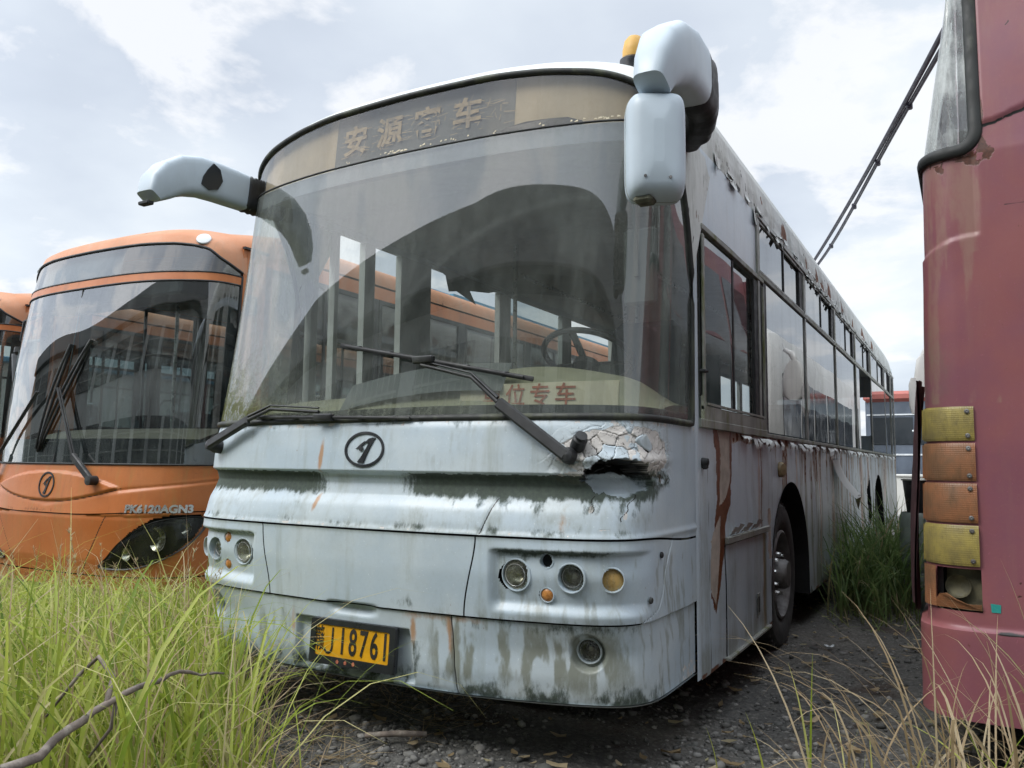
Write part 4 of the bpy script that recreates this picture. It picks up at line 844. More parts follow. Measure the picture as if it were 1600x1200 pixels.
# ================================================================ mirrors
def loft(rings, mat, name, parent, cap=True, ang=50):
    b = MB(); n = len(rings[0]); b.add([p for r in rings for p in r], [(i*n+k, i*n+(k+1) % n, (i+1)*n+(k+1) % n, (i+1)*n+k) for i in range(len(rings)-1) for k in range(n)])
    if cap: b.add(rings[0], [tuple(range(n))[::-1]]); b.add(rings[-1], [tuple(range(n))])
    return b.build(name, mat, parent, True, ang)
def sring(c, ax, upv, w, h, e=.5, n=28):
    ax = Vector(ax).normalized(); x = ax.cross(Vector(upv)).normalized(); y = x.cross(ax); c = Vector(c); out = []
    for k in range(n):
        t = 2*math.pi*k/n; ct, st = math.cos(t), math.sin(t); out.append(c+x*math.copysign(abs(ct)**e, ct)*w/2+y*math.copysign(abs(st)**e, st)*h/2)
    return out
def mirror_arm(sg, housing):
    # rings: centre, thickness, depth
    root = Vector((1.24*sg, .82, 2.90)); 
    pts = [(1.245, .80, 2.86), (1.33, .72, 2.86), (1.39, .60, 2.865), (1.415, .50, 2.87), (1.42, .36, 2.87), (1.425, .20, 2.855), (1.425, .06, 2.82), (1.425, -.05, 2.76), (1.42, -.11, 2.69), (1.415, -.14, 2.62)]
    hs = [.27, .28, .28, .28, .26, .26, .25, .22, .17, .13]; ws_ = [.14, .15, .15, .15, .16, .17, .17, .16, .14, .12]
    P_ = [Vector((p[0]*sg, p[1], p[2])) for p in pts]; R_ = []
    for i, p in enumerate(P_):
        t = (P_[min(i+1, len(P_)-1)]-P_[max(i-1, 0)]).normalized(); upv = Vector((0, 0, 1)) if i < 7 else Vector((0, -.5, .8)); R_.append(sring(p, t, upv, ws_[i], hs[i], .55))
    a = loft(R_[4:], M['white'], 'mirror_arm', BUS)
    bel = []
    for i in range(13):
        t = i/12*4; k = int(min(t, 3.999)); f = t-k; c = P_[k].lerp(P_[k+1], f); tt = (P_[k+1]-P_[k]).normalized(); g = 1.0+(.035 if i % 2 else -.03); bel.append(sring(c, tt, (0, 0, 1), .145*g, .275*g, .6))
    loft(bel, M['black'], 'bellows', a, True, 180)
    return a, P_
arm, Pm = mirror_arm(1, True)
# the far arm has lost its housing
def far_arm():
    pts = [(-1.16, .60, 2.77), (-1.20, .50, 2.775), (-1.225, .40, 2.78), (-1.245, .29, 2.79), (-1.26, .18, 2.795), (-1.265, .07, 2.79), (-1.27, -.03, 2.765), (-1.275, -.11, 2.72), (-1.28, -.17, 2.66), (-1.28, -.21, 2.60)]
    hs = [.185, .19, .20, .21, .215, .215, .21, .19, .155, .08]; ws_ = [.11, .11, .11, .12, .12, .13, .14, .15, .15, .13]
    P_ = [Vector(p) for p in pts]; R_ = [sring(p, (P_[min(i+1, 9)]-P_[max(i-1, 0)]).normalized(), (0, 0, 1) if i < 7 else (0, -.5, .8), ws_[i], hs[i], .42) for i, p in enumerate(P_)]
    a = loft(R_[2:], M['white'], 'mirror_arm', BUS); bel = []
    for i in range(15):
        t = i/14*2.3; k = int(min(t, 2.29)); c = P_[k].lerp(P_[k+1], t-k); g = 1.0+(.035 if i % 2 else -.03); bel.append(sring(c, (P_[k+1]-P_[k]).normalized(), (0, 0, 1), .135*g, .205*g, .6))
    loft(bel, M['black'], 'bellows', a, True, 180)
    lf = [(.045, 2.735), (.10, 2.715), (.155, 2.735), (.185, 2.79), (.165, 2.85), (.12, 2.872), (.085, 2.83), (.055, 2.78)]
    MB().prism(lf, lambda y, z: (-1.215+.02*(y-.1), y, z), lambda y, z: (-1.194+.02*(y-.1), y, z)).build('arm_recess', M['darkglass'], a, False)
    MB().tube([P_[i]+Vector((.052, 0, .072-.012*max(0, i-6))) for i in range(3, 9)], .0035, 6).build('mould_seam', M['blackp'], a, True, 180)
    MB().box((-1.28, -.225, 2.56), (.08, .04, .02), bev=.005).build('broken_socket', M['black'], a)
far_arm()
# housing under the right arm
hc = Vector((1.405, -.078, 2.405)); hn = Vector((-.5, -.86, 0)).normalized()      # broad back turned to the camera
side = Vector((.86, -.50, 0)).normalized(); ax = Vector((.488, .873, 0)); 
sx = Vector((.873, .488, 0)); dz = Vector((0, 0, 1)); fy = Vector((-.488, .873, 0))
def hring(d, w, h, n=40, e=.32):
    out = []
    for k in range(n):
        t = 2*math.pi*k/n; ct, st = math.cos(t), math.sin(t); out.append(hc+fy*d+sx*math.copysign(abs(ct)**e, ct)*w/2+dz*math.copysign(abs(st)**e, st)*h/2)
    return out
mh = loft([hring(-.085, .04, .16), hring(-.080, .12, .30), hring(-.068, .175, .355), hring(-.045, .205, .385), hring(-.01, .216, .398), hring(.04, .218, .40), hring(.052, .214, .395)], M['white'], 'mirror_housing', BUS, True, 60)
loft([hring(.052, .200, .38), hring(.056, .196, .376)], M['refl'], 'mirror_glass', mh)
MB().box(hc+Vector((-.03, -.03, -.20)), (.07, .07, .03), bev=.01).build('dirt_patch', plain('grime', (.10, .10, .07), .9, var=.5, scale=30), mh)
MB().tube(hring(.012, .2175, .3995), .0022, 6, True).build('mould_seam', M['inner'], mh, True, 180)
for qx, qz in ((.04, -.17), (-.05, -.165)): MB().lathe([(.006, 0), (.005, .003), (0, .003)], hc+fy*-.082+sx*qx+dz*qz*.8, -fy, 10).build('screw', M['steel'], mh)
MB().tube([hc+Vector((0, 0, .17)), hc+Vector((.01, 0, .26))], .03, 12).build('mirror_stem', M['blackp'], mh)
# ================================================================ ORANGE BUSES
OB = thing('orange_bus', 'orange derelict bus with round emblem, letters PK6120AGN3 and swept-back headlight beside the pale blue bus', 'bus', (-3.9, .99, 0), 'orange buses parked in a row')
_q = np.array([(0, -.03), (.35, -.02), (.6, .0), (.8, .04), (.95, .09), (1.07, .165), (1.16, .26), (1.215, .38), (1.24, .50), (1.25, .68)])
_qt = np.concatenate([[0], np.cumsum(np.hypot(*np.diff(_q, axis=0).T))]); QE = float(_qt[-1]); _th = np.linspace(0, math.pi/2, 4000); _a = 1.25*np.sin(_th)**(2/3.); _b = .71*(1-np.cos(_th)**(2/3.))-.03
_qt = np.concatenate([[0], np.cumsum(np.hypot(np.diff(_a), np.diff(_b)))]); QE = float(_qt[-1]); _qs = np.linspace(0, QE, 300)
def _smo(v, odd):
    k = np.hanning(41); k /= k.sum(); return np.convolve(np.concatenate([(-v if odd else v)[20:0:-1], v, v[-1]+(v[-1]-v[-2])*np.arange(1, 21)]), k, 'valid')
QX = _smo(np.interp(_qs, _qt, _a), True); QY = _smo(np.interp(_qs, _qt, _b), False)
QTX = np.gradient(QX, _qs); QTY = np.gradient(QY, _qs); _l = np.hypot(QTX, QTY); QTX /= _l; QTY /= _l
def OF(s, z, d=0.):
    s = np.asarray(s, float); z = np.asarray(z, float); a = np.abs(s); sg = np.where(s < 0, -1., 1.); x = np.interp(a, _qs, QX); y = np.interp(a, _qs, QY); tx = np.interp(a, _qs, QTX); ty = np.interp(a, _qs, QTY)
    t = np.clip((z-1.2)/1.9, 0, 1.2); off = np.interp(z, [.3, .5, .8, 1.04, 1.2], [.05, .0, -.03, .0, .02])*(z < 1.2)+(z >= 1.2)*(.02+.05*t+.22*t*t)
    off = off*(1-.8*sstep(a, 1.0, QE)); return np.stack(np.broadcast_arrays(sg*(x+ty*d), y+off-tx*d, z), -1)
def OP(s, z, d=0.): return Vector([float(q) for q in OF(s, z, d)])
us = np.unique(np.concatenate([np.arange(-QE, QE, .012), [QE]])); zs = np.unique(np.concatenate([np.arange(.28, 1.2, .010), [.826, .834, .376, .384, 1.205]])); U, Z0 = np.meshgrid(us, zs, indexing='ij'); aU = np.abs(U)
Z = Z0+.03*sstep(aU, .3, 1.2)*bumpf(Z0, .83, .2)
arcb = .915+.115*(aU/.80)**2; arct = 1.150-.125*(aU/.80)**2.2; ins = (Z > arcb) & (Z < arct) & (aU < .80)
D = np.zeros_like(U); D -= .022*sstep(np.minimum(Z-arcb, (arct-Z)*2.2), 0, .02)*ins
D += .010*np.exp(-((Z-(1.015+.10*(aU-.78)))/.010)**2)*(aU > .78)*(aU < 1.6)-.012*sstep(Z-(1.015+.10*(aU-.78)), -.002, .02)*0
D -= .020*sstep(.99+.14*(aU-.5)-Z, 0, .05)*(Z > .83)*.5
HL = [(.62, .445), (.70, .52), (.80, .62), (.93, .715), (1.08, .785), (1.24, .815), (1.40, .815), (1.44, .76), (1.36, .66), (1.22, .56), (1.06, .485), (.86, .440)]
uc = (us[:-1]+us[1:])/2; zc = (zs[:-1]+zs[1:])/2; UC, ZC = np.meshgrid(uc, zc, indexing='ij'); aC = np.abs(UC)
inh = inpoly(aC, ZC, [(a*.995+.004, b_) for a, b_ in HL]); hatx = .70-.28*(.83-ZC)/.45
n1 = vnoise(U, Z, 4, 201, 5); n3 = vnoise(U, Z*.2, 12, 203, 4)
Ao = dict(m_dark=np.maximum(.85*np.exp(-((aU-(.70-.28*(.83-Z)/.45))/.007)**2)*(Z < .83)*(Z > .38), np.maximum(.75*np.exp(-((Z-arcb)/.006)**2)*(aU < .8), .45*np.exp(-((aU-.78-.1*(Z-.83))/.006)**2)*(Z > .83)*(Z < 1.01))), m_stain=.0*U, m_rustwash=.45*sstep(n3, .4, .7), m_algae=.42*bumpf(Z, .85, .02)*sstep(n1, .4, .6)+.3*(1-sstep(Z, .3, .5)))
gap = ((ZC > .826) & (ZC < .834)) | ((ZC > .376) & (ZC < .384))
gridmesh('front_panel', OF(U, Z, -D), (ZC > .834), Ao, M['orange'], OB); gridmesh('hatch_panel', OF(U, Z, -D), (ZC < .826) & (ZC > .384) & ~inh, Ao, M['orange'], OB); gridmesh('bumper', OF(U, Z, -D+.008), (ZC < .376), Ao, M['orange'], OB)
b = MB(); b.grid(lambda s, z: OF(s, z, -.05), np.linspace(-QE+.01, QE-.01, 80), np.linspace(.3, 1.19, 20)); b.build('shade_backing', M['void'], OB)  # added black sheet, gives the panel gaps their shade
for sg in (1, -1):
    cen = (1.04, .64)
    def hp(s, z, k, d): return OP(sg*(cen[0]+(s-cen[0])*k), cen[1]+(z-cen[1])*k, d)
    fine = []
    for i in range(len(HL)):
        p0, p1, p2, p3 = [HL[(i+j) % len(HL)] for j in (-1, 0, 1, 2)]
        for t in (0, .25, .5, .75): fine.append(tuple(.5*(2*b_+(c-a)*t+(2*a-5*b_+4*c-d)*t*t+(3*b_-a-3*c+d)*t**3) for a, b_, c, d in zip(p0, p1, p2, p3)))
    n = len(fine); b = MB(); ks = [(1.0, -.004), (.985, .004), (.85, .010), (.55, .014), (.2, .016)]
    b.add([hp(s, z, k, d) for k, d in ks for s, z in fine], [(i*n+j, i*n+(j+1) % n, (i+1)*n+(j+1) % n, (i+1)*n+j) for i in range(len(ks)-1) for j in range(n)]+[tuple((len(ks)-1)*n+j for j in range(n))])
    hl = b.build('headlight', M['lens2'] if 'lens2' in M else glass('headlight_cover', (.88, .90, .84), 1.45, (.26, .28, .24), .30), OB)
    b = MB(); ks = [(1.035, .003), (1.01, .013), (.965, .004)]; b.add([hp(s, z, k, d) for k, d in ks for s, z in fine], [(i*n+j, i*n+(j+1) % n, (i+1)*n+(j+1) % n, (i+1)*n+j) for i in range(2) for j in range(n)]); b.build('headlight_seal', M['black'], hl)
    b = MB(); b.add([hp(s, z, .99, -.055) for s, z in fine], [tuple(range(n))]); b.build('headlight_tub', plain('headlight_bowl', (.42, .43, .40), .35, .2, var=.15), hl)
    b = MB()
    for s_, z_, r_ in ((1.10, .665, .092), (.86, .55, .050), (1.30, .735, .055)): b.lathe([(r_, 0), (r_*.85, -.012), (r_*.5, -.03), (.01, -.04), (.01, -.01), (0, -.008)], OP(sg*s_, z_, -.010), (0, -1, 0), 28, False)
    b.build('reflector', M['refl'], hl)
oval_emblem(lambda x, z, d: OP(-.0+x, 1.045+z, .022+d), .098, .098, M['blackp'], OB)
place_text('model_letters', 'PK6120AGN3', .078, lambda x, z, d: OP(1.10+x*1.0, .880+z, .012+d), M['chrome'], OB, fx=1.05, bold=.0035, depth=.008)
# glass
OT = [0, .6, .9, 1.05, 1.2, 1.35, QE]; OTZ = [2.955, 2.95, 2.94, 2.925, 2.895, 2.82, 2.72]
def otop(s): return float(np.interp(abs(s), OT, OTZ))
def ostrip(name, s0, s1, z0, z1, d, mat, n=80, nz=14, parent=OB):
    b = MB(); b.grid(lambda s, v: OF(s, z0*(1-v)+(z1(s) if callable(z1) else z1)*v, d), np.linspace(s0, s1, n), np.linspace(0, 1, nz)); return b.build(name, mat, parent, True, 180)
GE = QE-.05
ws_ = ostrip('windshield', -GE, GE, 1.21, 2.632, 0., M['oglass']); ostrip('destination_glass', -GE+.02, GE-.02, 2.705, otop, 0., M['ogdark'], 80, 6)
ostrip('header_bar', -QE, QE, 2.632, 2.705, .006, M['orange'], 80, 3); ostrip('glass_border', -GE, GE, 1.205, 1.40, -.006, M['blackp'], 80, 3); ostrip('glass_border', GE-.13, GE, 1.40, 2.63, -.006, M['blackp'], 5, 3); ostrip('glass_border', -GE, -GE+.13, 1.40, 2.63, -.006, M['blackp'], 5, 3)
ostrip('header_bar', GE, QE, 1.205, otop, .006, M['orange'], 4, 6); ostrip('header_bar', -QE, -GE, 1.205, otop, .006, M['orange'], 4, 6)
ostrip('sign_backing', -1.3, .35, 2.72, lambda s: otop(s)-.02, -.05, M['inner'], 40, 3)
MB().bar(OP(0, 1.21, .003), OP(0, 2.63, .003), .012, .006).build('glass_divider', M['black'], OB, False)
for zz_, s_ in ((1.207, GE), (2.632, GE), (2.705, GE)): MB().tube([OP(s, zz_, .004) for s in np.linspace(-s_, s_, 60)], .008, 6).build('glass_seal', M['black'], OB, True, 180)
MB().tube([OP(s, otop(s)+.002, .004) for s in np.linspace(-GE, GE, 80)]+[OP(GE, z, .004) for z in np.linspace(2.7, 1.22, 20)], .011, 6).build('glass_seal', M['black'], OB, True, 180)
# roof with a brow
b = MB(); Pr = np.zeros((61, 60, 3)); ysr = [i/19 for i in range(20)]+list(np.linspace(1.3, 11, 40))
for i, s in enumerate(np.linspace(-QE, QE, 61)):
    g = OP(s, otop(s)+.005, .004); w = s/QE; x1 = math.copysign(1.25*math.sin(min(1, abs(w))*math.pi/2), w); zr = 3.21-.23*abs(w)**5
    for j, t in enumerate(ysr):
        if j < 20:
            k = (1-abs(w)**5); brow = .05*math.sin(min(1, t*2.3)*math.pi)*max(0, 1-(abs(w)/.70)**4)
            Pr[i, j] = (g.x*(1-t)+x1*t, (g.y-.02*math.sin(min(1, t*8)*math.pi)*k)*(1-t)+1.2*t, g.z*(1-t**.5)+zr*t**.5+brow)
        else: Pr[i, j] = (x1, t, zr)
Xr, Yr = Pr[:, :, 0], Pr[:, :, 1]
gridmesh('roof', Pr, np.ones((60, 59), bool), dict(m_stain=.3*sstep(vnoise(Xr, Yr, 3, 211), .4, .7), m_rust=.45*sstep(vnoise(Xr, Yr, 6, 213), .62, .72)), M['orangeroof'], OB, 0, 60)
for sg in (1, -1):
    i_ = 30+sg*20; p = Vector(Pr[i_, 1]); nv_ = (Vector(Pr[i_+1, 1])-Vector(Pr[i_-1, 1])).cross(Vector(Pr[i_, 2])-Vector(Pr[i_, 0])).normalized(); nv_ = nv_ if nv_.y < 0 else -nv_; MB().lathe([(.058, -.004), (.055, .006), (.04, .010), (0, .011)], p, nv_, 24).build('roof_marker', M['paper'], OB)
# flanks
b = MB(); y0 = .68
WN = [(1.0, 2.3), (2.42, 3.9), (4.0, 5.5), (5.6, 7.1), (7.2, 8.7), (8.8, 10.3)]
for sg in (1, -1):
    b = MB().box((sg*1.240, (y0+11)/2, .90), (.02, 11-y0, 1.22)).box((sg*1.240, (y0+11)/2, 2.90), (.02, 11-y0, .12)).box((sg*1.240, .84, 2.17), (.02, .32, 1.36)); b.build('flank_panel', M['orange'], OB, False)
    for (a, c) in WN:
        f = frame(a, c, 1.52, 2.84, .045, sg*1.242, .018, 'black', 'window_frame', OB); MB().box((sg*1.242, (a+c)/2, 2.35), (.016, c-a-.09, .03)).box((sg*1.242, (a+c)/2, 2.18), (.016, .03, 1.24)).build('window_bar', M['black'], f, False)
        pane(a+.04, c-.04, 1.55, 2.80, sg*1.236, 'paneclear', f)
    for y in (.97, 2.36, 3.95, 5.55, 7.15, 8.75, 10.4): MB().box((sg*1.239, y, 2.17), (.022, .10 if y < 10 else .3, 1.34)).build('window_post', M['black'], OB, False)
Y_, Z_ = np.meshgrid(np.linspace(.72, .92, 24), np.linspace(2.50, 2.93, 40), indexing='ij'); gridmesh('service_flap', np.stack([np.full_like(Y_, 1.254), Y_, Z_], -1), np.ones((23, 39), bool), dict(m_prim=.75*sstep(vnoise(Y_, Z_, 14, 7, 4), .3, .5)*bumpf(Y_, .78, .06)), M['orange'], OB)
MB().box((1.262, .80, 2.945), (.03, .26, .018)).build('drip_rail', M['blackp'], OB, False); MB().box((1.27, .76, 2.49), (.05, .10, .15), bev=.01).build('bracket', M['blackp'], OB, False)
b = MB().box((0, 11.0, 1.75), (2.46, .04, 2.5)); b.build('rear_wall', M['orange'], OB, False)
MB().box((0, 5.9, .75), (2.42, 9.9, .08)).build('floor', M['innerd'], OB, False); b = MB(); b.grid(lambda x, y: (x, y, 2.83+.12*math.cos(x*1.2)), np.linspace(-1.22, 1.22, 12), [.55, 2, 11]); b.build('ceiling', M['inner'], OB)
b = MB(); b.grid(lambda x, t: (x, .16+.22*abs(x)**3+.5*t, 1.40+.10*math.sin(min(1, t*1.2)*1.57)), np.linspace(-1.1, 1.1, 30), np.linspace(0, 1, 8)); b.grid(lambda x, t: (x, .66+.22*abs(x)**3, 1.50-.7*t), np.linspace(-1.1, 1.1, 30), [0, 1]); b.build('dashboard', plain('brown_dash', (.15, .13, .10), .6, var=.15), OB, True, 60)
seat(.62, 1.25, .95, OB, M['seat'], .85, 'driver_seat')
for y in (2.6, 3.5, 4.4, 5.4, 6.4, 7.4):
    for x in (-.85, .85):
        seat(x, y, .80, OB, M['seat'], .60, 'passenger_seat'); MB().tube([(x-.2, y+.30, 1.55), (x-.2, y+.32, 1.98), (x-.12, y+.32, 2.05), (x+.12, y+.32, 2.05), (x+.2, y+.32, 1.98), (x+.2, y+.30, 1.55)], .016, 8).build('grab_handle', M['rail'], OB)
MB().box((-.2, .60, 2.68), (2.0, .30, .20), bev=.02).build('header_locker', M['innerd'], OB, True, 30)
for x, y in ((-.30, 1.3), (.35, 1.9), (-.40, 3.0)): MB().tube([(x, y, .8), (x, y, 2.85)], .017, 8).build('grab_pole', M['rail'], OB)
for x in (-1.12, 1.12):
    for y in (2.7, 8.6):
        t_ = MB().lathe([(.3, -.26), (.48, -.25), (.5, -.2), (.5, -.04), (.46, .0), (.3, -.01), (.28, -.06), (0, -.05)], (x*1.08, y, .5), (1 if x > 0 else -1, 0, 0), 40); t_.build('wheel', M['tyre'], OB)
MB().box((0, 5.8, .5), (2.1, 10, .3)).build('chassis', M['void'], OB, False)
def owiper(piv, elbow, tip, blade):
    A0, A1, A2 = OP(*piv, .06), OP(*elbow, .06), OP(*tip, .055); b = MB(); b.lathe([(.035, -.04), (.035, .03), (0, .035)], A0, (0, -1, 0), 16); b.bar(A0, A1, .055, .035, (0, 1, 0), .008); o = b.build('wiper_arm', M['black'], OB)
    b = MB(); b.tube([A1, A2], .010, 8); b.tube([A1+Vector((.03, 0, 0)), A2+Vector((.03, 0, 0))], .006, 6); b.build('arm_rod', M['black'], o)
    B0, B1 = blade; b = MB(); pts = [OP(B0[0]+(B1[0]-B0[0])*t, B0[1]+(B1[1]-B0[1])*t, .020+.02*math.sin(t*math.pi)) for t in np.linspace(0, 1, 12)]; b.tube(pts, .010, 6); b.tube([OP(B0[0]+(B1[0]-B0[0])*t, B0[1]+(B1[1]-B0[1])*t, .006) for t in np.linspace(0, 1, 12)], .008, 6, flat=1.5)
    b.build('wiper_blade', M['black'], o)
owiper((.56, 1.085), (.32, 1.27), (.02, 1.80), ((.28, 2.18), (-.20, 1.30))); owiper((-.92, 1.08), (-.78, 1.27), (-.25, 1.78), ((.03, 2.16), (-.22, 1.32)))
b = MB().tube([(-1.24, .58, 2.60), (-1.42, .50, 2.52), (-1.45, .50, 2.34)], .018, 8).tube([(-1.24, .60, 2.35), (-1.36, .52, 2.33), (-1.45, .50, 2.34)], .016, 8); b.lathe([(.055, 0), (.06, .05), (.03, .09), (0, .1)], (-1.45, .50, 2.28), (0, 0, -1), 16)
a_ = b.build('mirror_arm', M['black'], OB)
loft([sring((-1.47+.02*k, .50, 2.22-.10*k), (0, 0, -1), (0, 1, 0), .19-.01*abs(k-2), .075, .4) for k in range(6)], M['blackp'], 'mirror_housing', a_)
ob2 = copy_tree(OB); ob2.location = (-8.0, 1.62, 0); ob2['label'] = 'second orange bus, mostly cut off by the left edge of the photo'

# ================================================================ MAROON COACH (rear end towards the camera)
MC = thing('maroon_coach', 'maroon coach with a stack of yellow and orange tail lamps at its rear corner', 'coach', (2.2, .75, 0))
MR = .16; arc = MR*math.pi/2
def MF(u, z, d=0.):
    """u: along the plan outline from the flank (negative) round the corner to the rear face (positive); d outward"""
    u = np.asarray(u, float); z = np.asarray(z, float); ins = .022*np.clip((z-.65)/1.0, 0, 1.9)+.10*np.clip(z-2.5, 0, 1)*1.6-.028*(1-sstep(z, .628, .645))-.02*bumpf(z, 2.12, .0)
    r = MR+d; th = np.clip(u/arc, 0, 1)*math.pi/2
    x = MR-r*np.cos(th)+np.maximum(u-arc, 0); y = MR-r*np.sin(th)+np.maximum(-u, 0)-.018*np.clip(u-arc, 0, 1.2)
    return np.stack(np.broadcast_arrays(x+ins*np.cos(th), y+ins*np.sin(th)*.6, z), -1)
def MP(u, z, d=0.): return Vector([float(q) for q in MF(u, z, d)])
us = np.unique(np.concatenate([np.linspace(-6.0, -.6, 60), np.linspace(-.6, arc, 90), np.arange(arc, 1.2, .009), np.linspace(1.2, 2.3, 30)])); zs = np.arange(.30, 3.5, .010); U, Z = np.meshgrid(us, zs, indexing='ij')
n1 = vnoise(U, Z, 3.5, 301, 5); n2 = vnoise(U, Z, 16, 303, 4); n3 = vnoise(U, Z*.12, 14, 305, 4)
D = .014*(vnoise(U, Z, 2.2, 307, 2)-.5)
wu = .355      # right edge of the corner window
d_pan = np.maximum(U-.33, 0); ledge = 2.10+.06*sstep(U, .0, .33); D += .008*sstep(Z-ledge, 0, .012)*(1-sstep(U, .325, .335))*(Z < 2.5)
rag = 2.63+.03*np.sin(U*14)+.03*(n2-.5); dk = .95*np.exp(-((Z-rag)/.007)**2)*(U > wu); dk = np.maximum(dk, .6*np.exp(-((Z-(2.30+.18*(U-.45)+.04*np.sin(U*9)))/.005)**2)*(U > .42)*(U < .75)); D -= .010*sstep(Z-rag, 0, .02)*(U > wu)
dk = np.maximum(dk, .9*np.exp(-((Z-.632-.0*U)/.010)**2)*sstep(n1, .3, .5)); dk = np.maximum(dk, .9*np.exp(-(((U-.47)**2+(Z-3.02)**2)/.0005))*(n2 > .45)); dk = np.maximum(dk, .5*np.exp(-((Z-1.78+.1*(U-.5))/.006)**2)*(U > .46)*(U < .6)); dk = np.maximum(dk, .8*np.exp(-((U-.62)/.003)**2)*(Z < .63))
st = .55*sstep(n3, .45, .6)*(Z > 1.5)*(Z < 2.52)*(U < .38)
spots = np.zeros_like(U); rnd = random.Random(2)
for i in range(14): u_, z_ = rnd.uniform(.40, .62), rnd.uniform(.75, 1.55); spots = np.maximum(spots, .9*np.exp(-(((U-u_)**2+(Z-z_)**2)/.00006)))
lampm = (U > .03) & (U < .255)
uc = (us[:-1]+us[1:])/2; zc = (zs[:-1]+zs[1:])/2; UC, ZC = np.meshgrid(uc, zc, indexing='ij')
win = (ZC > 2.50) & (UC > -.58) & (UC < wu-.045) & ~((ZC < 2.56) & (UC > wu-.10) & (np.hypot(UC-(wu-.105), ZC-2.56) > .06)) & (ZC < 3.36)
Am = dict(m_dark=dk, m_rustwash=st*1.1+.3*bumpf(U, .32, .03)*(Z < 2.5)*(Z > 2.1), m_prim=spots, m_rust=.62*bumpf(Z, 2.47, .05)*sstep(n2, .45, .6)*(U < .4)+.5*np.exp(-((U-wu)/.02)**2)*(Z > 2.5)*sstep(n2, .4, .6), m_stain=.3*sstep(vnoise(U, Z, 1.8, 311, 3), .5, .7))
tub = (ZC > .705) & (ZC < .865) & (UC > .12) & (UC < .29)
gridmesh('rear_panel', MF(U, Z, -D), ~win & (ZC > .632) & ~tub, Am, M['maroon'], MC); gridmesh('rear_bumper', MF(U, Z, -D), (ZC < .632), Am, M['maroon'], MC)
b = MB(); b.grid(lambda u, z: MF(u, z, -.06), np.linspace(-.5, 1.5, 40), np.linspace(.35, 2.45, 20)); b.build('shade_backing', M['void'], MC)  # black sheet added behind the panels in place of shade
b = MB(); b.grid(lambda u, z: MF(u, z, -.004), np.linspace(-.6, wu-.04, 40), np.linspace(2.49, 3.38, 12)); b.build('rear_window', glass('pale_coach_glass', (.85, .88, .86), 1.6, (.84, .88, .86), .95, wav=.05, streaks=.7), MC, True, 180)  # whitish film colour stands in for the sky reflected in this window
def rb(pts, w, name, mat):
    b = MB(); b.tube([MP(u, z, .004) for u, z in pts], w, 8, flat=.5, upv=(0, 1, 0)); return b.build(name, mat, MC, True, 180)
gp = [(wu-.02, z) for z in np.linspace(3.36, 2.60, 16)]+[(wu-.02-.07*(1-math.cos(a)), 2.60-.085*math.sin(a)) for a in np.linspace(.2, 1.5, 8)]+[(u, 2.512-.0*u) for u in np.linspace(wu-.11, -.58, 30)]
rb(gp, .026, 'window_seal', M['gasket'])
TL = [('yellow_lamp', 1.348, 1.486, 'yellowl'), ('orange_lamp', 1.193, 1.343, 'orangel'), ('orange_lamp', 1.032, 1.188, 'orangel'), ('yellow_lamp', .869, 1.027, 'yellowl')]
for nm, z0, z1, mt in TL:
    b = MB(); uu = np.linspace(.045, .285, 14); b.grid(lambda u, z: MF(u, z, .011-.006*max(0, (abs(z-(z0+z1)/2)-(z1-z0)*.40)/((z1-z0)*.1))), uu, [z0+.002, z0+.008, z0+.016, (z0+z1)/2, z1-.016, z1-.008, z1-.002]); 
    for u_ in (.045, .285): b.grid(lambda d, z: MF(u_, z, d), [-.01, .014], [z0+.008, z1-.008])
    b.grid(lambda u, d: MF(u, z0+.002, d), uu, [-.01, .004]); b.grid(lambda u, d: MF(u, z1-.002, d), uu, [-.01, .004])
    l = b.build(nm, M[mt], MC)
    for z in (z0+.022, z1-.022): MB().lathe([(.009, 0), (.009, .004), (.004, .006), (0, .004)], MP(.262, z, .012), (0, -1, 0), 12).build('screw', M['steel'], l)
b = MB(); z0, z1 = .708, .864
b.grid(lambda u, z: MF(u, z, .012), np.linspace(.045, .125, 6), np.linspace(z0, z1, 5)); pts = [(.125, z0), (.285, z0), (.285, z0+.022), (.24, z0+.02), (.20, z0+.035), (.165, z0+.055), (.14, z0+.05), (.125, z0+.03)]
b.add([MP(u, z, .012) for u, z in pts]+[MP(u, z, .004) for u, z in pts], [tuple(range(8)), tuple(range(8, 16))[::-1]]+[(i, (i+1) % 8, 8+(i+1) % 8, 8+i) for i in range(8)])
l = b.build('broken_lamp', M['orangel'], MC); l['label'] = 'broken orange tail lamp at the bottom of the stack'
b = MB(); b.grid(lambda u, z: MF(u, z, -.055), np.linspace(.10, .30, 6), np.linspace(z0-.01, z1+.01, 4)); b.lathe([(.045, 0), (.04, -.02), (.015, -.035), (0, -.035)], MP(.20, .79, -.02), (0, -1, 0), 20, False); b.build('lamp_tub', plain('grimy_tub', (.11, .10, .06), .7, var=.5, scale=18), l)
b = MB().add([MP(.315, .705, .0025), MP(.345, .705, .0025), MP(.347, .735, .0025), MP(.313, .737, .0025)], [(0, 1, 2, 3)]); b.build('teal_sticker', M['teal'], MC, False)
b = MB(); b.grid(lambda t, v: (-.015-.065*math.sin(v*1.7)*(.4+.6*t)+.01*math.sin(t*9+v*5), .30+.42*t, 1.62-.98*v), np.linspace(0, 1, 12), np.linspace(0, 1, 16)); b.grid(lambda t, v: (-.005-.065*math.sin(v*1.7)*(.4+.6*t)+.01*math.sin(t*9+v*5), .30+.42*t, 1.62-.98*v), np.linspace(1, 0, 12), np.linspace(0, 1, 16)); b.build('torn_skirt', plain('dark_maroon_back', (.05, .018, .02), .7, var=.3), MC)
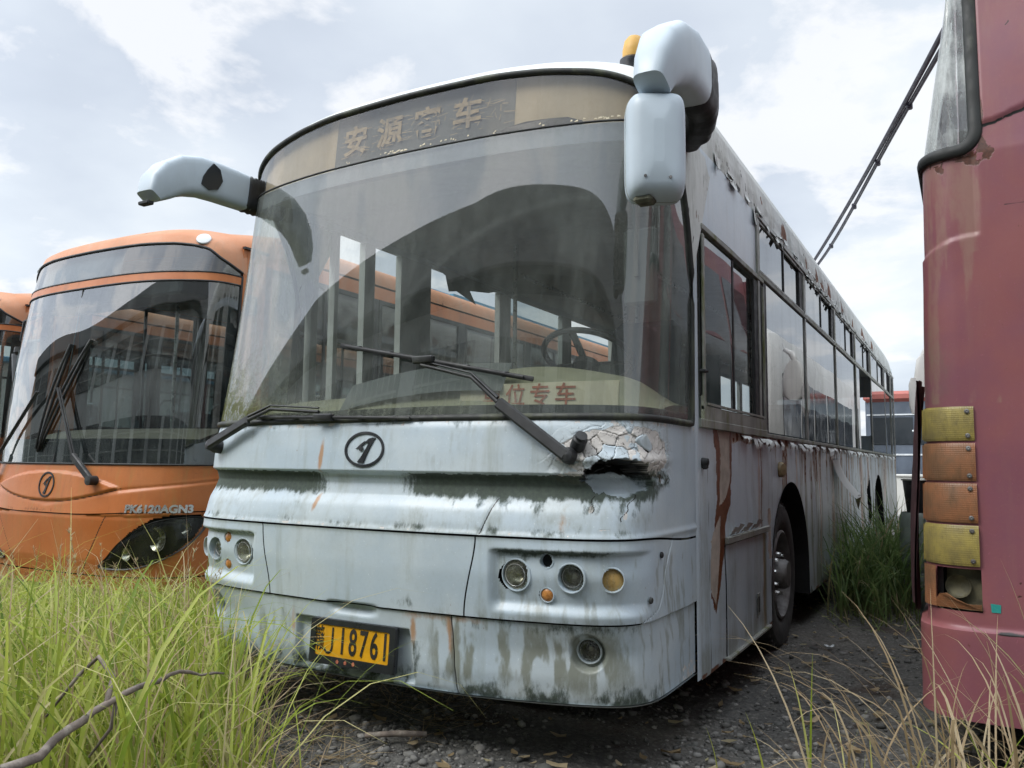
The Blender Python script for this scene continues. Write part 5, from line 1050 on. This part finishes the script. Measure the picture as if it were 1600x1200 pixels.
b = MB().box((2.49, 3.2, 1.9), (.02, 6.0, 3.1)).box((1.25, 6.2, 1.9), (2.5, .04, 3.1)); b.build('flank_panel', M['maroon'], MC, False)
for k in range(4): b = MB(); b.grid(lambda u, z: MF(u, z, .008), np.linspace(-1.0-1.25*k, -2.15-1.25*k, 8), np.linspace(1.75, 3.25, 8)); b.build('side_window', M['darkglass'], MC, True, 180)
b = MB(); b.grid(lambda x, y: (.20+2.2*x, .06+6.1*y, 3.44+.10*math.sin(x*math.pi)), np.linspace(0, 1, 12), np.linspace(0, 1, 4)); b.build('roof', M['maroon'], MC)
b = MB(); b.lathe([(.30, -.3), (.5, -.28), (.5, -.03), (.46, 0), (.2, 0), (0, -.02)], (.10, 2.0, .5), (-1, 0, 0), 36); b.build('wheel', M['tyre'], MC); MB().box((1.25, 3.2, .50), (2.2, 5.6, .3)).build('chassis', M['void'], MC, False)

# ================================================================ WHITE COACH further back on the right
WC = thing('white_coach', 'white coach seen as a pale mirror arm beyond the maroon coach', 'coach', (2.35, 8.3, 0))
b = MB(); P_ = [(0, .55), (.02, .25), (.10, .08), (.3, .02), (1.25, -.05), (2.2, .02), (2.4, .08), (2.48, .25), (2.5, .55), (2.5, 10), (0, 10)]
def wring(z, k): 
    out = []
    for x, y in P_: out.append((1.25+(x-1.25)*(1-.3*k), y+(.35*k if y < 1 else 0)+(.30*max(0, z-1.2)*.4 if y < 1 else 0), z))
    return out
loft([wring(.35, 0), wring(.9, 0), wring(1.3, 0), wring(2.9, 0), wring(3.1, .15), wring(3.22, .6)], M['whitebus'], 'body', WC, True, 30)
for k in range(6): MB().box((-.004, 1.3+1.4*k, 2.05), (.012, 1.25, 1.0), bev=.01).build('side_window', M['darkglass'], WC, False)
b = MB(); b.grid(lambda x, z: (x, .02+.12*abs((x-1.25)/1.1)**4*1.2+(.12*max(0, z-1.2))-.07, z), np.linspace(.2, 2.3, 12), np.linspace(1.35, 2.8, 5)); b.build('windshield', M['darkglass'], WC)
ma = MB().tube([(-.24, -.50, 2.72), (-.33, -.56, 2.66), (-.40, -.60, 2.5)], [.02, .03, .03], 10, flat=1.3).build('mirror_arm', M['whitebus'], WC, True, 180)
loft([sring((-.36, -.58, z), (0, 0, 1), (0, 1, 0), w, .12, .5) for z, w in ((2.56, .10), (2.5, .20), (2.3, .26), (2.12, .24), (2.06, .12))], M['whitebus'], 'mirror_housing', ma); loft([sring((-.50, -.62, z), (0, 0, 1), (0, 1, 0), w, .09, .6) for z, w in ((2.28, .05), (2.2, .10), (1.95, .10), (1.86, .05))], M['whitebus'], 'mirror_housing', ma)
for x in (.1, 2.4): MB().lathe([(.3, -.28), (.5, -.25), (.5, -.02), (.3, 0), (0, -.03)], (x, 2.4, .5), (-1 if x < 1 else 1, 0, 0), 30).build('wheel', M['tyre'], WC)
# ================================================================ slate bus far behind
SB_ = thing('slate_bus', 'dark slate bus with a red roof edge in the far gap between the buses', 'bus', (.2, 25, 0))
b = MB().box((2.0, 1.2, 1.95), (5.2, 2.4, 2.9), bev=.12); b.build('body', M['bgbus'], SB_, True, 30); MB().box((2.0, 1.15, 3.43), (5.3, 2.5, .34), bev=.1).build('roof', M['redroof'], SB_, True, 30)
for k in range(4): MB().box((.25+1.2*k, -.01, 2.35), (1.0, .03, .85), bev=.01).build('window', M['darkglass'], SB_, False)
MB().box((2.0, -.015, 1.62), (5.1, .02, .05)).box((2.0, -.015, 2.86), (5.1, .02, .04)).build('trim_strip', M['paper'], SB_, False); MB().box((2.0, .05, .28), (4.6, .3, .5)).build('skirt', M['void'], SB_, False)
w_ = thing('white_post', 'thin white post standing before the slate bus', 'post', (1.18, 22, 0)); MB().box((0, 0, 1.1), (.12, .12, 2.2), bev=.02).box((0, 0, 2.23), (.2, .2, .05), bev=.01).build('shaft', M['paper'], w_, True, 30)
lw = thing('low_wall', 'low white wall in front of the slate bus', 'wall', (3.0, 20, 0)); MB().box((0, 0, .5), (7, .2, 1.0), bev=.01).build('masonry', M['wallw'], lw, False); MB().box((0, 0, 1.03), (7.05, .28, .06), bev=.01).build('coping', M['wallw'], lw, False)
dr = thing('drum', 'grey green plastic drum standing beside the maroon coach', 'drum', (1.985, 5.4, 0)); MB().lathe([(.17, 0), (.18, .03), (.185, .3), (.178, .32), (.185, .34), (.185, .6), (.178, .62), (.18, .80), (.16, .84), (.155, .82), (0, .81)], (0, 0, 0), (0, 0, 1), 40).build('drum_body', plain('grey_green_plastic', (.14, .17, .15), .5, var=.2), dr)
bk = thing('bucket', 'black bucket with a pale rim standing on the grey green drum', 'bucket', (1.985, 5.4, .825)); MB().lathe([(.11, 0), (.115, .01), (.145, .31), (.138, .31), (.108, .02), (0, .02)], (0, 0, 0), (0, 0, 1), 36).build('bucket_body', M['blackp'], bk); MB().tube([(.148*math.cos(a), .148*math.sin(a), .305) for a in np.linspace(0, 6.283, 36, endpoint=False)], .009, 6, True).build('rim', M['alu'], bk)

# ================================================================ BUILDINGS
FB = thing('factory_building', 'white factory building with a blue roof edge seen through the pale blue bus windows', 'building', (-14, 21.6, 0))
MB().box((-6, 14, 3.55), (12, 28, 7.1)).build('wall', M['wallw'], FB, False); b = MB().box((-6, 14, 7.2), (12.8, 28.6, .22)).box((-6, 14, 7.6), (9, 28, .7)); b.build('roof', M['blue'], FB, False)
for k in range(6):
    for z in (4.4, 1.7):
        f = frame(3.2+4*k, 6.0+4*k, z, z+1.7, .08, .03, .1, 'blue', 'window', FB); MB().box((.0, 4.6+4*k, z+.85), (.05, 2.7, 1.6)).build('glass', M['darkglass'], f, False)
        MB().box((.06, 4.6+4*k, z+.85), (.04, .06, 1.6)).box((.06, 4.6+4*k, z+.85), (.04, 2.7, .06)).build('glazing_bar', M['paper'], f, False)
LB = thing('workshop', 'low white workshop with small windows behind the orange buses', 'building', (-15, 3, 0))
MB().box((-3, 8, 1.6), (6, 17, 3.2)).build('wall', M['wallw'], LB, False); MB().box((-3, 8, 3.26), (6.5, 17.4, .12), bev=.02).build('roof', M['blue'], LB, False)
for k in range(5):
    f = frame(1.2+3.2*k, 2.6+3.2*k, 1.5, 2.5, .06, .03, .1, 'paper', 'window', LB); MB().box((.0, 1.9+3.2*k, 2.0), (.04, 1.3, .9)).build('glass', M['darkglass'], f, False); MB().box((.05, 1.9+3.2*k, 2.0), (.04, .05, .95)).build('glazing_bar', M['paper'], f, False)
RB = thing('barred_building', 'grey building with barred windows mirrored in the windshield of the pale blue bus', 'building', (0, -10, 0))
MB().box((-5, -5, 3.88), (56, 10, 7.76)).build('wall', M['wallg'], RB, False); MB().box((-5, -4.9, 8.30), (56.6, 10.9, 1.1), bev=.03).build('parapet', plain('pale_parapet', (.30, .31, .31), .8, var=.1, scale=.5), RB, False); MB().box((-5, .25, 7.70), (56.6, .5, .12)).build('eave', M['void'], RB, False)
for k in range(-9, 6):
    for z in (5.2, 1.6):
        x = .15+3.5*k; f = MB().box((x+1.35, .02, z+.9), (2.7, .06, 1.8)).build('window', M['darkglass'], RB, False); b = MB()
        for j in range(9): b.box((x+.15+.3*j, .14, z+.9), (.04, .04, 1.8))
        b.box((x+1.35, .14, z+.55), (2.7, .05, .05)).box((x+1.35, .14, z+1.2), (2.7, .05, .05)).build('window_bars', M['alu'], f, False)
# ================================================================ overhead cables
for nm, dd, lab in (('cable', 0., 'upper of two dark overhead cables rising from the pale blue bus roof'), ('cable', .085, 'lower of two dark overhead cables, with tape ties, rising from the pale blue bus roof')):
    A_, B_ = Vector((.30, 10.6, 4.0)), Vector((2.42, 3.1, 4.33)); pts = []
    A_ = Vector((.556, 9.6, 4.335)); B_ = Vector((2.351, 3.682, 4.471)); dv = (B_-A_)
    for i in range(60):
        t = -.55+1.70*i/59; p = A_+dv*t; p.z += .10*(t-.5)**2*2-.03; p.z -= dd*(.6+.5*math.sin(t*5+1)); p.x += dd*.5; pts.append(p)
    r_ = .020 if dd else .022
    o = MB().tube(pts, r_, 8).build(nm, M['cable'], None, True, 180); tag(o, lab, 'cable', 'overhead cables')
    if dd:
        for i in (24, 33, 40, 47): MB().box(pts[i]+Vector((0, 0, -.01)), (.05, .07, .06), bev=.01).build('tie', M['cable'], o)

# ================================================================ GROUND
def gz(x, y): return .030*(vnoise(x, y, .9, 401, 4)-.5)*2+.018*(vnoise(x, y, 5, 403, 4)-.5)*2
def axis(lo, hi, st, far): 
    a = list(np.arange(lo, hi+st/2, st)); s = st
    while a[-1] < far: s *= 1.35; a.append(a[-1]+s)
    s = st
    while a[0] > -far: s *= 1.35; a.insert(0, a[0]-s)
    return np.array(a)
gx = axis(-2.4, 3.6, .022, 900); gy = axis(-1.4, 6.0, .022, 900); X, Y = np.meshgrid(gx, gy, indexing='ij'); near = (np.abs(X) < 12) & (np.abs(Y) < 14)
Zh = np.where(near, gz(X, Y)+.010*(vnoise(X, Y, 22, 405, 3)-.5)*2, gz(X, Y)*.6)
gm = NT('dark_gravel_soil')
c = gm.mix(gm.rng(gm.noise(.9, 7, .6), .35, .65), (.085, .085, .080), (.135, .125, .108)); c = gm.mix(gm.rng(gm.noise(26, 6, .7), .45, .7), c, (.20, .19, .17)); c = gm.mix(gm.rng(gm.noise(2.0, 6, .6, (1, 1, 1), (4, 1, 0)), .55, .7), c, (.070, .050, .038))
vo = gm.n('ShaderNodeTexVoronoi', {'Vector': gm.coords(), 'Scale': 42.}); c = gm.mix(gm.math('MULTIPLY', gm.rng(vo.outputs['Distance'], .1, .6), .35), c, (.02, .02, .018))
h_ = gm.math('ADD', gm.math('MULTIPLY', vo.outputs['Distance'], -1.), gm.noise(70, 6, .7)); gm.done(gm.bsdf(c, .82, 0, gm.bump(h_, .8, .012)))
idx = np.arange(X.size).reshape(X.shape); F = np.stack([idx[:-1, :-1], idx[1:, :-1], idx[1:, 1:], idx[:-1, 1:]], -1).reshape(-1, 4)
gr = finish(npmesh('ground', np.stack([X, Y, Zh], -1).reshape(-1, 3), F), 'ground', gm.m, None, True, 0); tag(gr, kind='structure')
gr['label'] = 'dark gravel and soil ground of the yard'
# stones
ico = [(0, 0, 1)]+[(math.cos(a)*.894, math.sin(a)*.894, .447) for a in np.arange(5)*2*math.pi/5]+[(math.cos(a)*.894, math.sin(a)*.894, -.447) for a in np.arange(5)*2*math.pi/5+math.pi/5]+[(0, 0, -1)]
icf = [(0, i, i % 5+1) for i in range(1, 6)]+[(i, i+5, i % 5+1) for i in range(1, 6)]+[(i % 5+1, i+5, (i % 5)+6) for i in range(1, 6)]+[(11, (i % 5)+6, i+5) for i in range(1, 6)]
icf = np.array([(0, 1, 2), (0, 2, 3), (0, 3, 4), (0, 4, 5), (0, 5, 1), (1, 6, 2), (2, 6, 7), (2, 7, 3), (3, 7, 8), (3, 8, 4), (4, 8, 9), (4, 9, 5), (5, 9, 10), (5, 10, 1), (1, 10, 6), (11, 7, 6), (11, 8, 7), (11, 9, 8), (11, 10, 9), (11, 6, 10)])
N = 24000; rx = RNG.uniform(-1.6, 3.0, N); ry = RNG.uniform(-.9, 6.5, N)*RNG.uniform(.15, 1, N); ry[:N//2] = RNG.uniform(-.9, 1.4, N//2)
keepr = vnoise(rx, ry, 1.4, 411, 3)+.25*RNG.random(N) > .48; rx, ry = rx[keepr], ry[keepr]; N = len(rx)
sz = .003+.012*RNG.random(N)**3+.014*(RNG.random(N) > .97)+.020*(RNG.random(N) > .994); V = np.array(ico)[None]*sz[:, None, None]*(1+.45*(RNG.random((N, 12, 1))-.5))*np.array([1, 1, .65])*(.7+.6*RNG.random((N, 1, 3)))
th = RNG.uniform(0, 6.28, N); cs, sn = np.cos(th), np.sin(th); V = np.stack([V[..., 0]*cs[:, None]-V[..., 1]*sn[:, None], V[..., 0]*sn[:, None]+V[..., 1]*cs[:, None], V[..., 2]], -1)
V += np.stack([rx, ry, gz(rx, ry)+sz*.25], -1)[:, None]; F = (icf[None]+(np.arange(N)*12)[:, None, None]).reshape(-1, 3)
sm = NT('grey_stones'); c = sm.mix(sm.attr('hue'), (.075, .075, .07), (.28, .27, .25)); sm.done(sm.bsdf(c, .85, 0, sm.bump(sm.noise(150, 4), .4, .002)))
st_ = finish(npmesh('gravel', V.reshape(-1, 3), F, {'hue': np.repeat(RNG.random(N)**2.0, 12)}), 'gravel', sm.m, None, False); tag(st_, 'loose grey stones scattered over the dark ground', 'gravel', kind='stuff')

# ================================================================ GRASS
def blades(bx, by, h, az, lean, droop, width, hue, K=7, z0=None, kink=None):
    n = len(bx); t = np.linspace(0, 1, K+1)[None]; h_, l_, d_, w_ = h[:, None], lean[:, None], droop[:, None], width[:, None]
    ang = l_+d_*t**1.6*1.0; seg = h_/K
    dx = np.sin(ang)*seg; dz = np.cos(ang)*seg; r = np.concatenate([np.zeros((n, 1)), np.cumsum(dx[:, :-1], 1)], 1); z = np.concatenate([np.zeros((n, 1)), np.cumsum(dz[:, :-1], 1)], 1)
    ca, sa = np.cos(az)[:, None], np.sin(az)[:, None]; zb = (gz(bx, by) if z0 is None else z0)[:, None]-.02
    cx_ = bx[:, None]+r*ca; cy_ = by[:, None]+r*sa; cz_ = zb+z; tw = az[:, None]+math.pi/2+(RNG.uniform(-.7, .7, n)[:, None])
    wd = w_*np.clip(np.sin((t*.93+.07)**.75*math.pi)*1.05+.25*(1-t), .02, 1)/2*(t < .999)+.0003; ox, oy = np.cos(tw)*wd, np.sin(tw)*wd
    V = np.empty((n, K+1, 3, 3)); V[:, :, 0] = np.stack([cx_-ox, cy_-oy, cz_+wd*.35], -1); V[:, :, 1] = np.stack([cx_, cy_, cz_], -1); V[:, :, 2] = np.stack([cx_+ox, cy_+oy, cz_+wd*.35], -1)
    a = (np.arange(n)*(K+1)*3)[:, None, None]+(np.arange(K)*3)[None, :, None]+np.arange(2)[None, None]; F = np.stack([a, a+1, a+4, a+3], -1).reshape(-1, 4)
    return V.reshape(-1, 3), F, {'hue': np.repeat(hue, (K+1)*3), 'tt': np.tile(np.repeat(np.linspace(0, 1, K+1), 3), n)}
def merge(parts):
    V = []; F = []; A_ = {'hue': [], 'tt': []}; o = 0
    for v, f, a in parts: V.append(v); F.append(f+o); o += len(v); [A_[k].append(a[k]) for k in A_]
    return np.concatenate(V), np.concatenate(F), {k: np.concatenate(v) for k, v in A_.items()}
def grassmat(name, cols):
    m = NT(name); h = m.attr('hue'); r = m.n('ShaderNodeValToRGB', {0: h}); e = r.color_ramp.elements
    while len(e) > 1: e.remove(e[-1])
    e[0].position = cols[0][0]; e[0].color = (*cols[0][1], 1)
    for p, c in cols[1:]: q = e.new(p); q.color = (*c, 1)
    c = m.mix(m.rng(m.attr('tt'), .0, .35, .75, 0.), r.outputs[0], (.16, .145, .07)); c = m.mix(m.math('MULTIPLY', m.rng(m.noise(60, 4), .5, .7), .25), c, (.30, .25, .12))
    b = m.bsdf(c, .5, 0, Specular_IOR_Level=.35); tr = m.n('ShaderNodeBsdfTranslucent', {0: c}); return m.done(m.n('ShaderNodeMixShader', {0: .45, 1: b.outputs[0], 2: tr.outputs[0]}))
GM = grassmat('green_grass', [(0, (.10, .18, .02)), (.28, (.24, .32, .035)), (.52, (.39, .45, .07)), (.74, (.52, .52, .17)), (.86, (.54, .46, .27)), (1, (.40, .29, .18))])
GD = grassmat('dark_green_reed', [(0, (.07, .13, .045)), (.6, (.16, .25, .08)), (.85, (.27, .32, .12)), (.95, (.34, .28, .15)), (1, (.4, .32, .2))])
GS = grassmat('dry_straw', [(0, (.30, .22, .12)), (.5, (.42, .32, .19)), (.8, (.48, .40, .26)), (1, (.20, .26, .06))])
def field(n, hs, ws_, hue_f, xr, yr, lim=.135, short=False):
    x = RNG.uniform(*xr, n*3); y = RNG.uniform(*yr, n*3); dep = (CAM[0]-x)*.488+(y-CAM[1])*.873; lat = (x-CAM[0])*.873+(y-CAM[1])*.488
    edge = np.where(y < -.15, 2.365-1.06*(y+2.858), np.where(y < .35, -.55-1.1*(y+.15), -1.1-.75*(y-.35)))+.22*(vnoise(y, y*0, 3, 421, 3)-.5)*2
    px = 800+1268.7*lat/np.maximum(dep, .1)
    ok = (x < edge-(.0 if not short else -.2)) & (dep > 2.0) & (px > -260) & ~((y > 1.25) & (x > -5.1) & (x < -2.7)); x, y, dep = x[ok][:n], y[ok][:n], dep[ok][:n]; m = len(x)
    zmax = CAM[2]-lim*dep; zmax *= (.88+.35*vnoise(x, y, 1.2, 423, 3)); h = zmax*RNG.uniform(*hs, m); ln = np.abs(RNG.normal(.14, .20, m)); dr_ = RNG.uniform(.3, 2.6, m)*(RNG.random(m) > .18)
    h = np.clip(h, .12, 1.15)*(1+.22*dr_); az = np.where(RNG.random(m) < .55, RNG.normal(math.pi, .9, m), RNG.uniform(0, 6.28, m)); return blades(x, y, h, az, ln, dr_, RNG.uniform(*ws_, m), hue_f(m))
hf = lambda m: np.clip(RNG.beta(2.0, 2.0, m)*.95+(RNG.random(m) > .86)*.45, 0, 1)
g = merge([field(6500, (.45, .95), (.004, .009), hf, (-9, .6), (-2.1, 1.9)), field(2300, (.50, .98), (.010, .016), lambda m: RNG.beta(2.4, 2.0, m)*.85, (-6, .5), (-2.0, 1.6)), field(4500, (.18, .55), (.003, .008), lambda m: np.clip(RNG.random(m)*1.3, 0, 1), (-7, .6), (-2.1, 1.9), short=True), field(420, (.85, 1.18), (.003, .006), lambda m: np.clip(RNG.normal(.8, .2, m), 0, 1), (-5, .3), (-1.6, 1.2))])
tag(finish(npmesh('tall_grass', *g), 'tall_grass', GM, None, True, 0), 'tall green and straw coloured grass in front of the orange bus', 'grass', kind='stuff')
n = 9000; x = RNG.uniform(-6.5, .5, n); y = RNG.uniform(-1.9, 1.8, n); e_ = np.where(y < -.15, 2.365-1.02*(y+2.858), -.5-1.0*(y+.15)); ok = (x < e_) & ((CAM[0]-x)*.488+(y-CAM[1])*.873 > 2.); x, y = x[ok], y[ok]; n = len(x)
v = blades(x, y, RNG.uniform(.12, .45, n), RNG.uniform(0, 6.28, n), RNG.uniform(.7, 1.5, n), RNG.uniform(-.2, .9, n), RNG.uniform(.002, .007, n), RNG.uniform(0, 1, n), K=4, z0=gz(x, y)+RNG.uniform(.0, .25, n)); tag(finish(npmesh('dead_thatch', *v), 'dead_thatch', GS, None, True, 0), 'matted dead straw between the stems of the tall grass', 'thatch', kind='stuff')
parts = []; rn_ = np.random.default_rng(77); ns = 46
for k in range(ns):
    for _ in range(99):
        bx_, by_ = rn_.uniform(-4.5, .2), rn_.uniform(-1.1, 1.0); dp_ = (CAM[0]-bx_)*.488+(by_-CAM[1])*.873
        if bx_ < 2.365-1.06*(by_+2.858) and dp_ > 2.1 and by_ < .9: break
    H_ = (CAM[2]-.11*dp_)*rn_.uniform(.85, 1.12); a_ = rn_.uniform(0, 6.28); ln_ = rn_.uniform(.02, .25); o1 = np.ones(1)
    parts.append(blades(o1*bx_, o1*by_, o1*H_, o1*a_, o1*ln_, o1*.25, o1*.0035, o1*.86)); m_ = 26; t_ = rn_.uniform(.78, 1., m_); rr_ = H_*t_*np.sin(ln_+.1*t_)
    parts.append(blades(bx_+rr_*math.cos(a_), by_+rr_*math.sin(a_), rn_.uniform(.015, .035, m_), rn_.uniform(0, 6.28, m_), rn_.uniform(.3, .9, m_), rn_.uniform(0, .5, m_), rn_.uniform(.002, .004, m_), rn_.uniform(.85, 1., m_), z0=H_*t_*np.cos(ln_+.08*t_)))
tag(finish(npmesh('seed_stalks', *merge(parts)), 'seed_stalks', GM, None, True, 0), 'thin brown seed headed stalks standing above the tall grass', 'grass', kind='stuff')
# dead leaves on the gravel
n = 420; x = RNG.uniform(-.6, 2.9, n); y = RNG.uniform(-.6, 5.5, n); a_ = RNG.uniform(0, 6.28, n); l_ = RNG.uniform(.012, .045, n); w_ = l_*RNG.uniform(.3, .6, n); zc_ = gz(x, y)+.016; V = np.zeros((n, 3, 3, 3))
for i_ in range(3):
    for j_ in range(3):
        u_, v_ = (i_-1), (j_-1)*(1. if i_ == 1 else .25); X_, Y_ = u_*l_, v_*w_; V[:, i_, j_] = np.stack([x+X_*np.cos(a_)-Y_*np.sin(a_), y+X_*np.sin(a_)+Y_*np.cos(a_), zc_+abs(u_)*l_*RNG.uniform(0, .5, n)+abs(v_)*w_*.4], -1)
idx = (np.arange(n)*9)[:, None, None]+(np.arange(2)*3)[None, :, None]+np.arange(2)[None, None]; F = np.stack([idx, idx+1, idx+4, idx+3], -1).reshape(-1, 4)
tag(finish(npmesh('leaf_litter', V.reshape(-1, 3), F, {'hue': np.repeat(RNG.uniform(0, .9, n), 9), 'tt': np.ones(n*9)}), 'leaf_litter', GS, None, True, 0), 'small dead leaves and husks scattered over the gravel', 'leaves', kind='stuff')
# reeds beside the pale blue bus
n = 1300; cxr = RNG.normal(0, 1, n); y = 5.6+1.1*RNG.normal(0, .55, n); x = 1.62+.34*RNG.normal(0, .6, n)+.03*(y-5.5); ok = (x > 1.28) & (x < 2.1) & (y > 4.2); x, y = x[ok], y[ok]; n = len(x)
h = RNG.uniform(.35, 1.15, n)*(1-.3*np.abs(y-5.6)/1.6); v = blades(x, y, h*1.1, RNG.uniform(0, 6.28, n), np.abs(RNG.normal(.15, .15, n)), RNG.uniform(.4, 2.8, n), RNG.uniform(.007, .016, n), np.clip(RNG.beta(2, 2.5, n)+(RNG.random(n) > .93)*.5, 0, 1))
RC = finish(npmesh('grass_clump', *v), 'grass_clump', GD, None, True, 0); tag(RC, 'dark green reed clump growing against the side of the pale blue bus', 'grass clump', kind=None)
n = 260; x = RNG.uniform(1.35, 2.15, n); y = RNG.uniform(3.9, 7.5, n); v = blades(x, y, RNG.uniform(.12, .4, n), RNG.uniform(0, 6.28, n), RNG.uniform(.5, 1.4, n), RNG.uniform(0, 1.2, n), RNG.uniform(.004, .01, n), RNG.uniform(.5, 1, n)); tag(finish(npmesh('ground_weeds', *v), 'ground_weeds', GD, None, True, 0), 'sparse fallen blades around the foot of the reed clump', 'weeds', kind='stuff')
# right foreground
def clump(name, label, cx_, cy_, n, hr, sx_, mat, hues, wr=(.004, .010), dr_=(.6, 2.3), ln=.3):
    x = cx_+RNG.normal(0, sx_, n); y = cy_+RNG.normal(0, sx_, n); v = blades(x, y, RNG.uniform(*hr, n), RNG.uniform(0, 6.28, n), np.abs(RNG.normal(ln, .2, n)), RNG.uniform(*dr_, n), RNG.uniform(*wr, n), RNG.uniform(*hues, n), K=10)
    return tag(finish(npmesh(name, *v), name, mat, None, True, 0), label, 'grass clump')
clump('grass_clump', 'green grass clump with arching blades in the bottom right corner', 2.60, -.50, 420, (.28, .70), .20, GM, (.2, .9), dr_=(.3, 2.0))
clump('grass_clump', 'dry straw coloured grass clump against the bumper of the maroon coach', 2.42, .02, 190, (.50, 1.05), .20, GS, (.0, .9))
clump('grass_clump', 'small tuft with single upright blades in front of the maroon coach', 2.02, -.10, 16, (.30, .60), .16, GM, (.4, .95), dr_=(.0, 1.0), ln=.1)
clump('sparse_blades', 'thin sparse grass blades on bare gravel at the bottom edge, left of the maroon coach', 1.62, -.12, 12, (.18, .36), .20, GM, (.4, .95), dr_=(.0, .6), ln=.1)['kind'] = 'stuff'
v = blades(np.array([1.86]), np.array([.10]), np.array([.62]), np.array([1.2]), np.array([.06]), np.array([.05]), np.array([.008]), np.array([.25]), K=10); tag(finish(npmesh('grass_stalk', *v), 'grass_stalk', GM, None, True, 0), 'single tall upright green stalk left of the maroon coach', 'stalk')
# straw litter under the bumper
n = 1300; x = RNG.uniform(-1.3, .2, n); y = RNG.uniform(-.55, .9, n); ok = vnoise(x, y, 2.5, 431, 3) > .42; x, y = x[ok], y[ok]; n = len(x); v = blades(x, y, RNG.uniform(.05, .26, n), RNG.uniform(0, 6.28, n), RNG.uniform(1.25, 1.65, n), RNG.uniform(-.2, .3, n), RNG.uniform(.002, .006, n), RNG.uniform(0, .8, n), K=3, z0=gz(x, y)+.03)
tag(finish(npmesh('straw_litter', *v), 'straw_litter', GS, None, True, 0), 'brown dead straw lying below the bumper of the pale blue bus', 'straw', kind='stuff')
# ---- branch, stick, scraps
s_ = 1.32; cv = Vector(CAM)
def far(p, k): return cv+(Vector(p)-cv)*k
bp = [far(p, k) for p, k in (((.37, -1.80, .52), 0.93), ((.34, -1.607, .519), .93), ((.278, -1.417, .568), .93), ((.289, -1.30, .607), .94), ((.307, -1.176, .618), .95), ((.342, -1.039, .593), .96))]
pp = []
for i in range(len(bp)-1):
    for t in (0, .25, .5, .75): pp.append(bp[i].lerp(bp[i+1], t)+Vector([random.uniform(-.006, .006) for _ in range(3)]))
pp.append(bp[-1]); br = MB().tube(pp, [.0125-.009*i/(len(pp)-1)+random.uniform(-.001, .0015) for i in range(len(pp))], 10).build('dead_branch', M['bark'], None, True, 180); tag(br, 'bent dead branch lying across the tall grass at lower left', 'branch')
q = pp[9]; MB().tube([q, q+Vector((-.05, .05, .05)), q+Vector((-.13, .06, .09)), q+Vector((-.17, .03, .04)), q+Vector((-.22, -.02, -.06))], [.008, .007, .006, .005, .003], 8).build('twig', M['bark'], br, True, 180); MB().tube([pp[10], pp[10]+Vector((-.02, 0, -.08)), pp[10]+Vector((-.06, -.03, -.15))], [.007, .005, .003], 8).build('twig', M['bark'], br, True, 180)
sk = MB().tube([(.02, .05, .055), (.14, .13, .06), (.25, .19, .06)], [.012, .014, .012], 8).build('wood_stick', M['bark'], None, True, 180); tag(sk, 'short pale broken stick on the gravel under the number plate', 'stick')
def scrap(name, label, cat, x, y, w, l, a, mat, curl=.3):
    z = float(gz(np.array([x]), np.array([y]))[0])+.022; b = MB(); ca, sa = math.cos(a), math.sin(a); pr_ = random.Random(int(x*999))
    def f(u, v):
        e = (1-abs(u)**3*.6)*(1+.2*math.sin(v*7+x*9)); X_ = u*l/2; Y_ = v*w/2*e; return (x+X_*ca-Y_*sa, y+X_*sa+Y_*ca, z+curl*w*(u*u+.5*v*v)+.004*math.sin(u*6+v*4))
    b.grid(f, np.linspace(-1, 1, 9), np.linspace(-1, 1, 6)); o = b.build(name, mat, None, True, 180); return tag(o, label, cat)
scrap('plastic_scrap', 'torn white plastic scrap on the gravel at bottom right', 'scrap', 1.90, .42, .055, .12, -.5, M['paper'])
scrap('dry_leaf', 'curled pale husk on open gravel between the two coaches', 'leaf', 1.66, 1.35, .03, .13, .9, M['dryleaf'], .8)
scrap('dry_leaf', 'flat brown leaf near the front wheel of the pale blue bus', 'leaf', 2.02, 3.4, .06, .22, .2, M['dryleaf'])
scrap('plastic_scrap', 'tiny white chip on the gravel beside the front tyre', 'scrap', 1.50, 3.15, .04, .07, .3, M['paper'])
scrap('dry_leaf', 'brown leaf fragment at the bottom edge of the gravel', 'leaf', 1.45, .35, .04, .08, 2.0, M['dryleaf'])
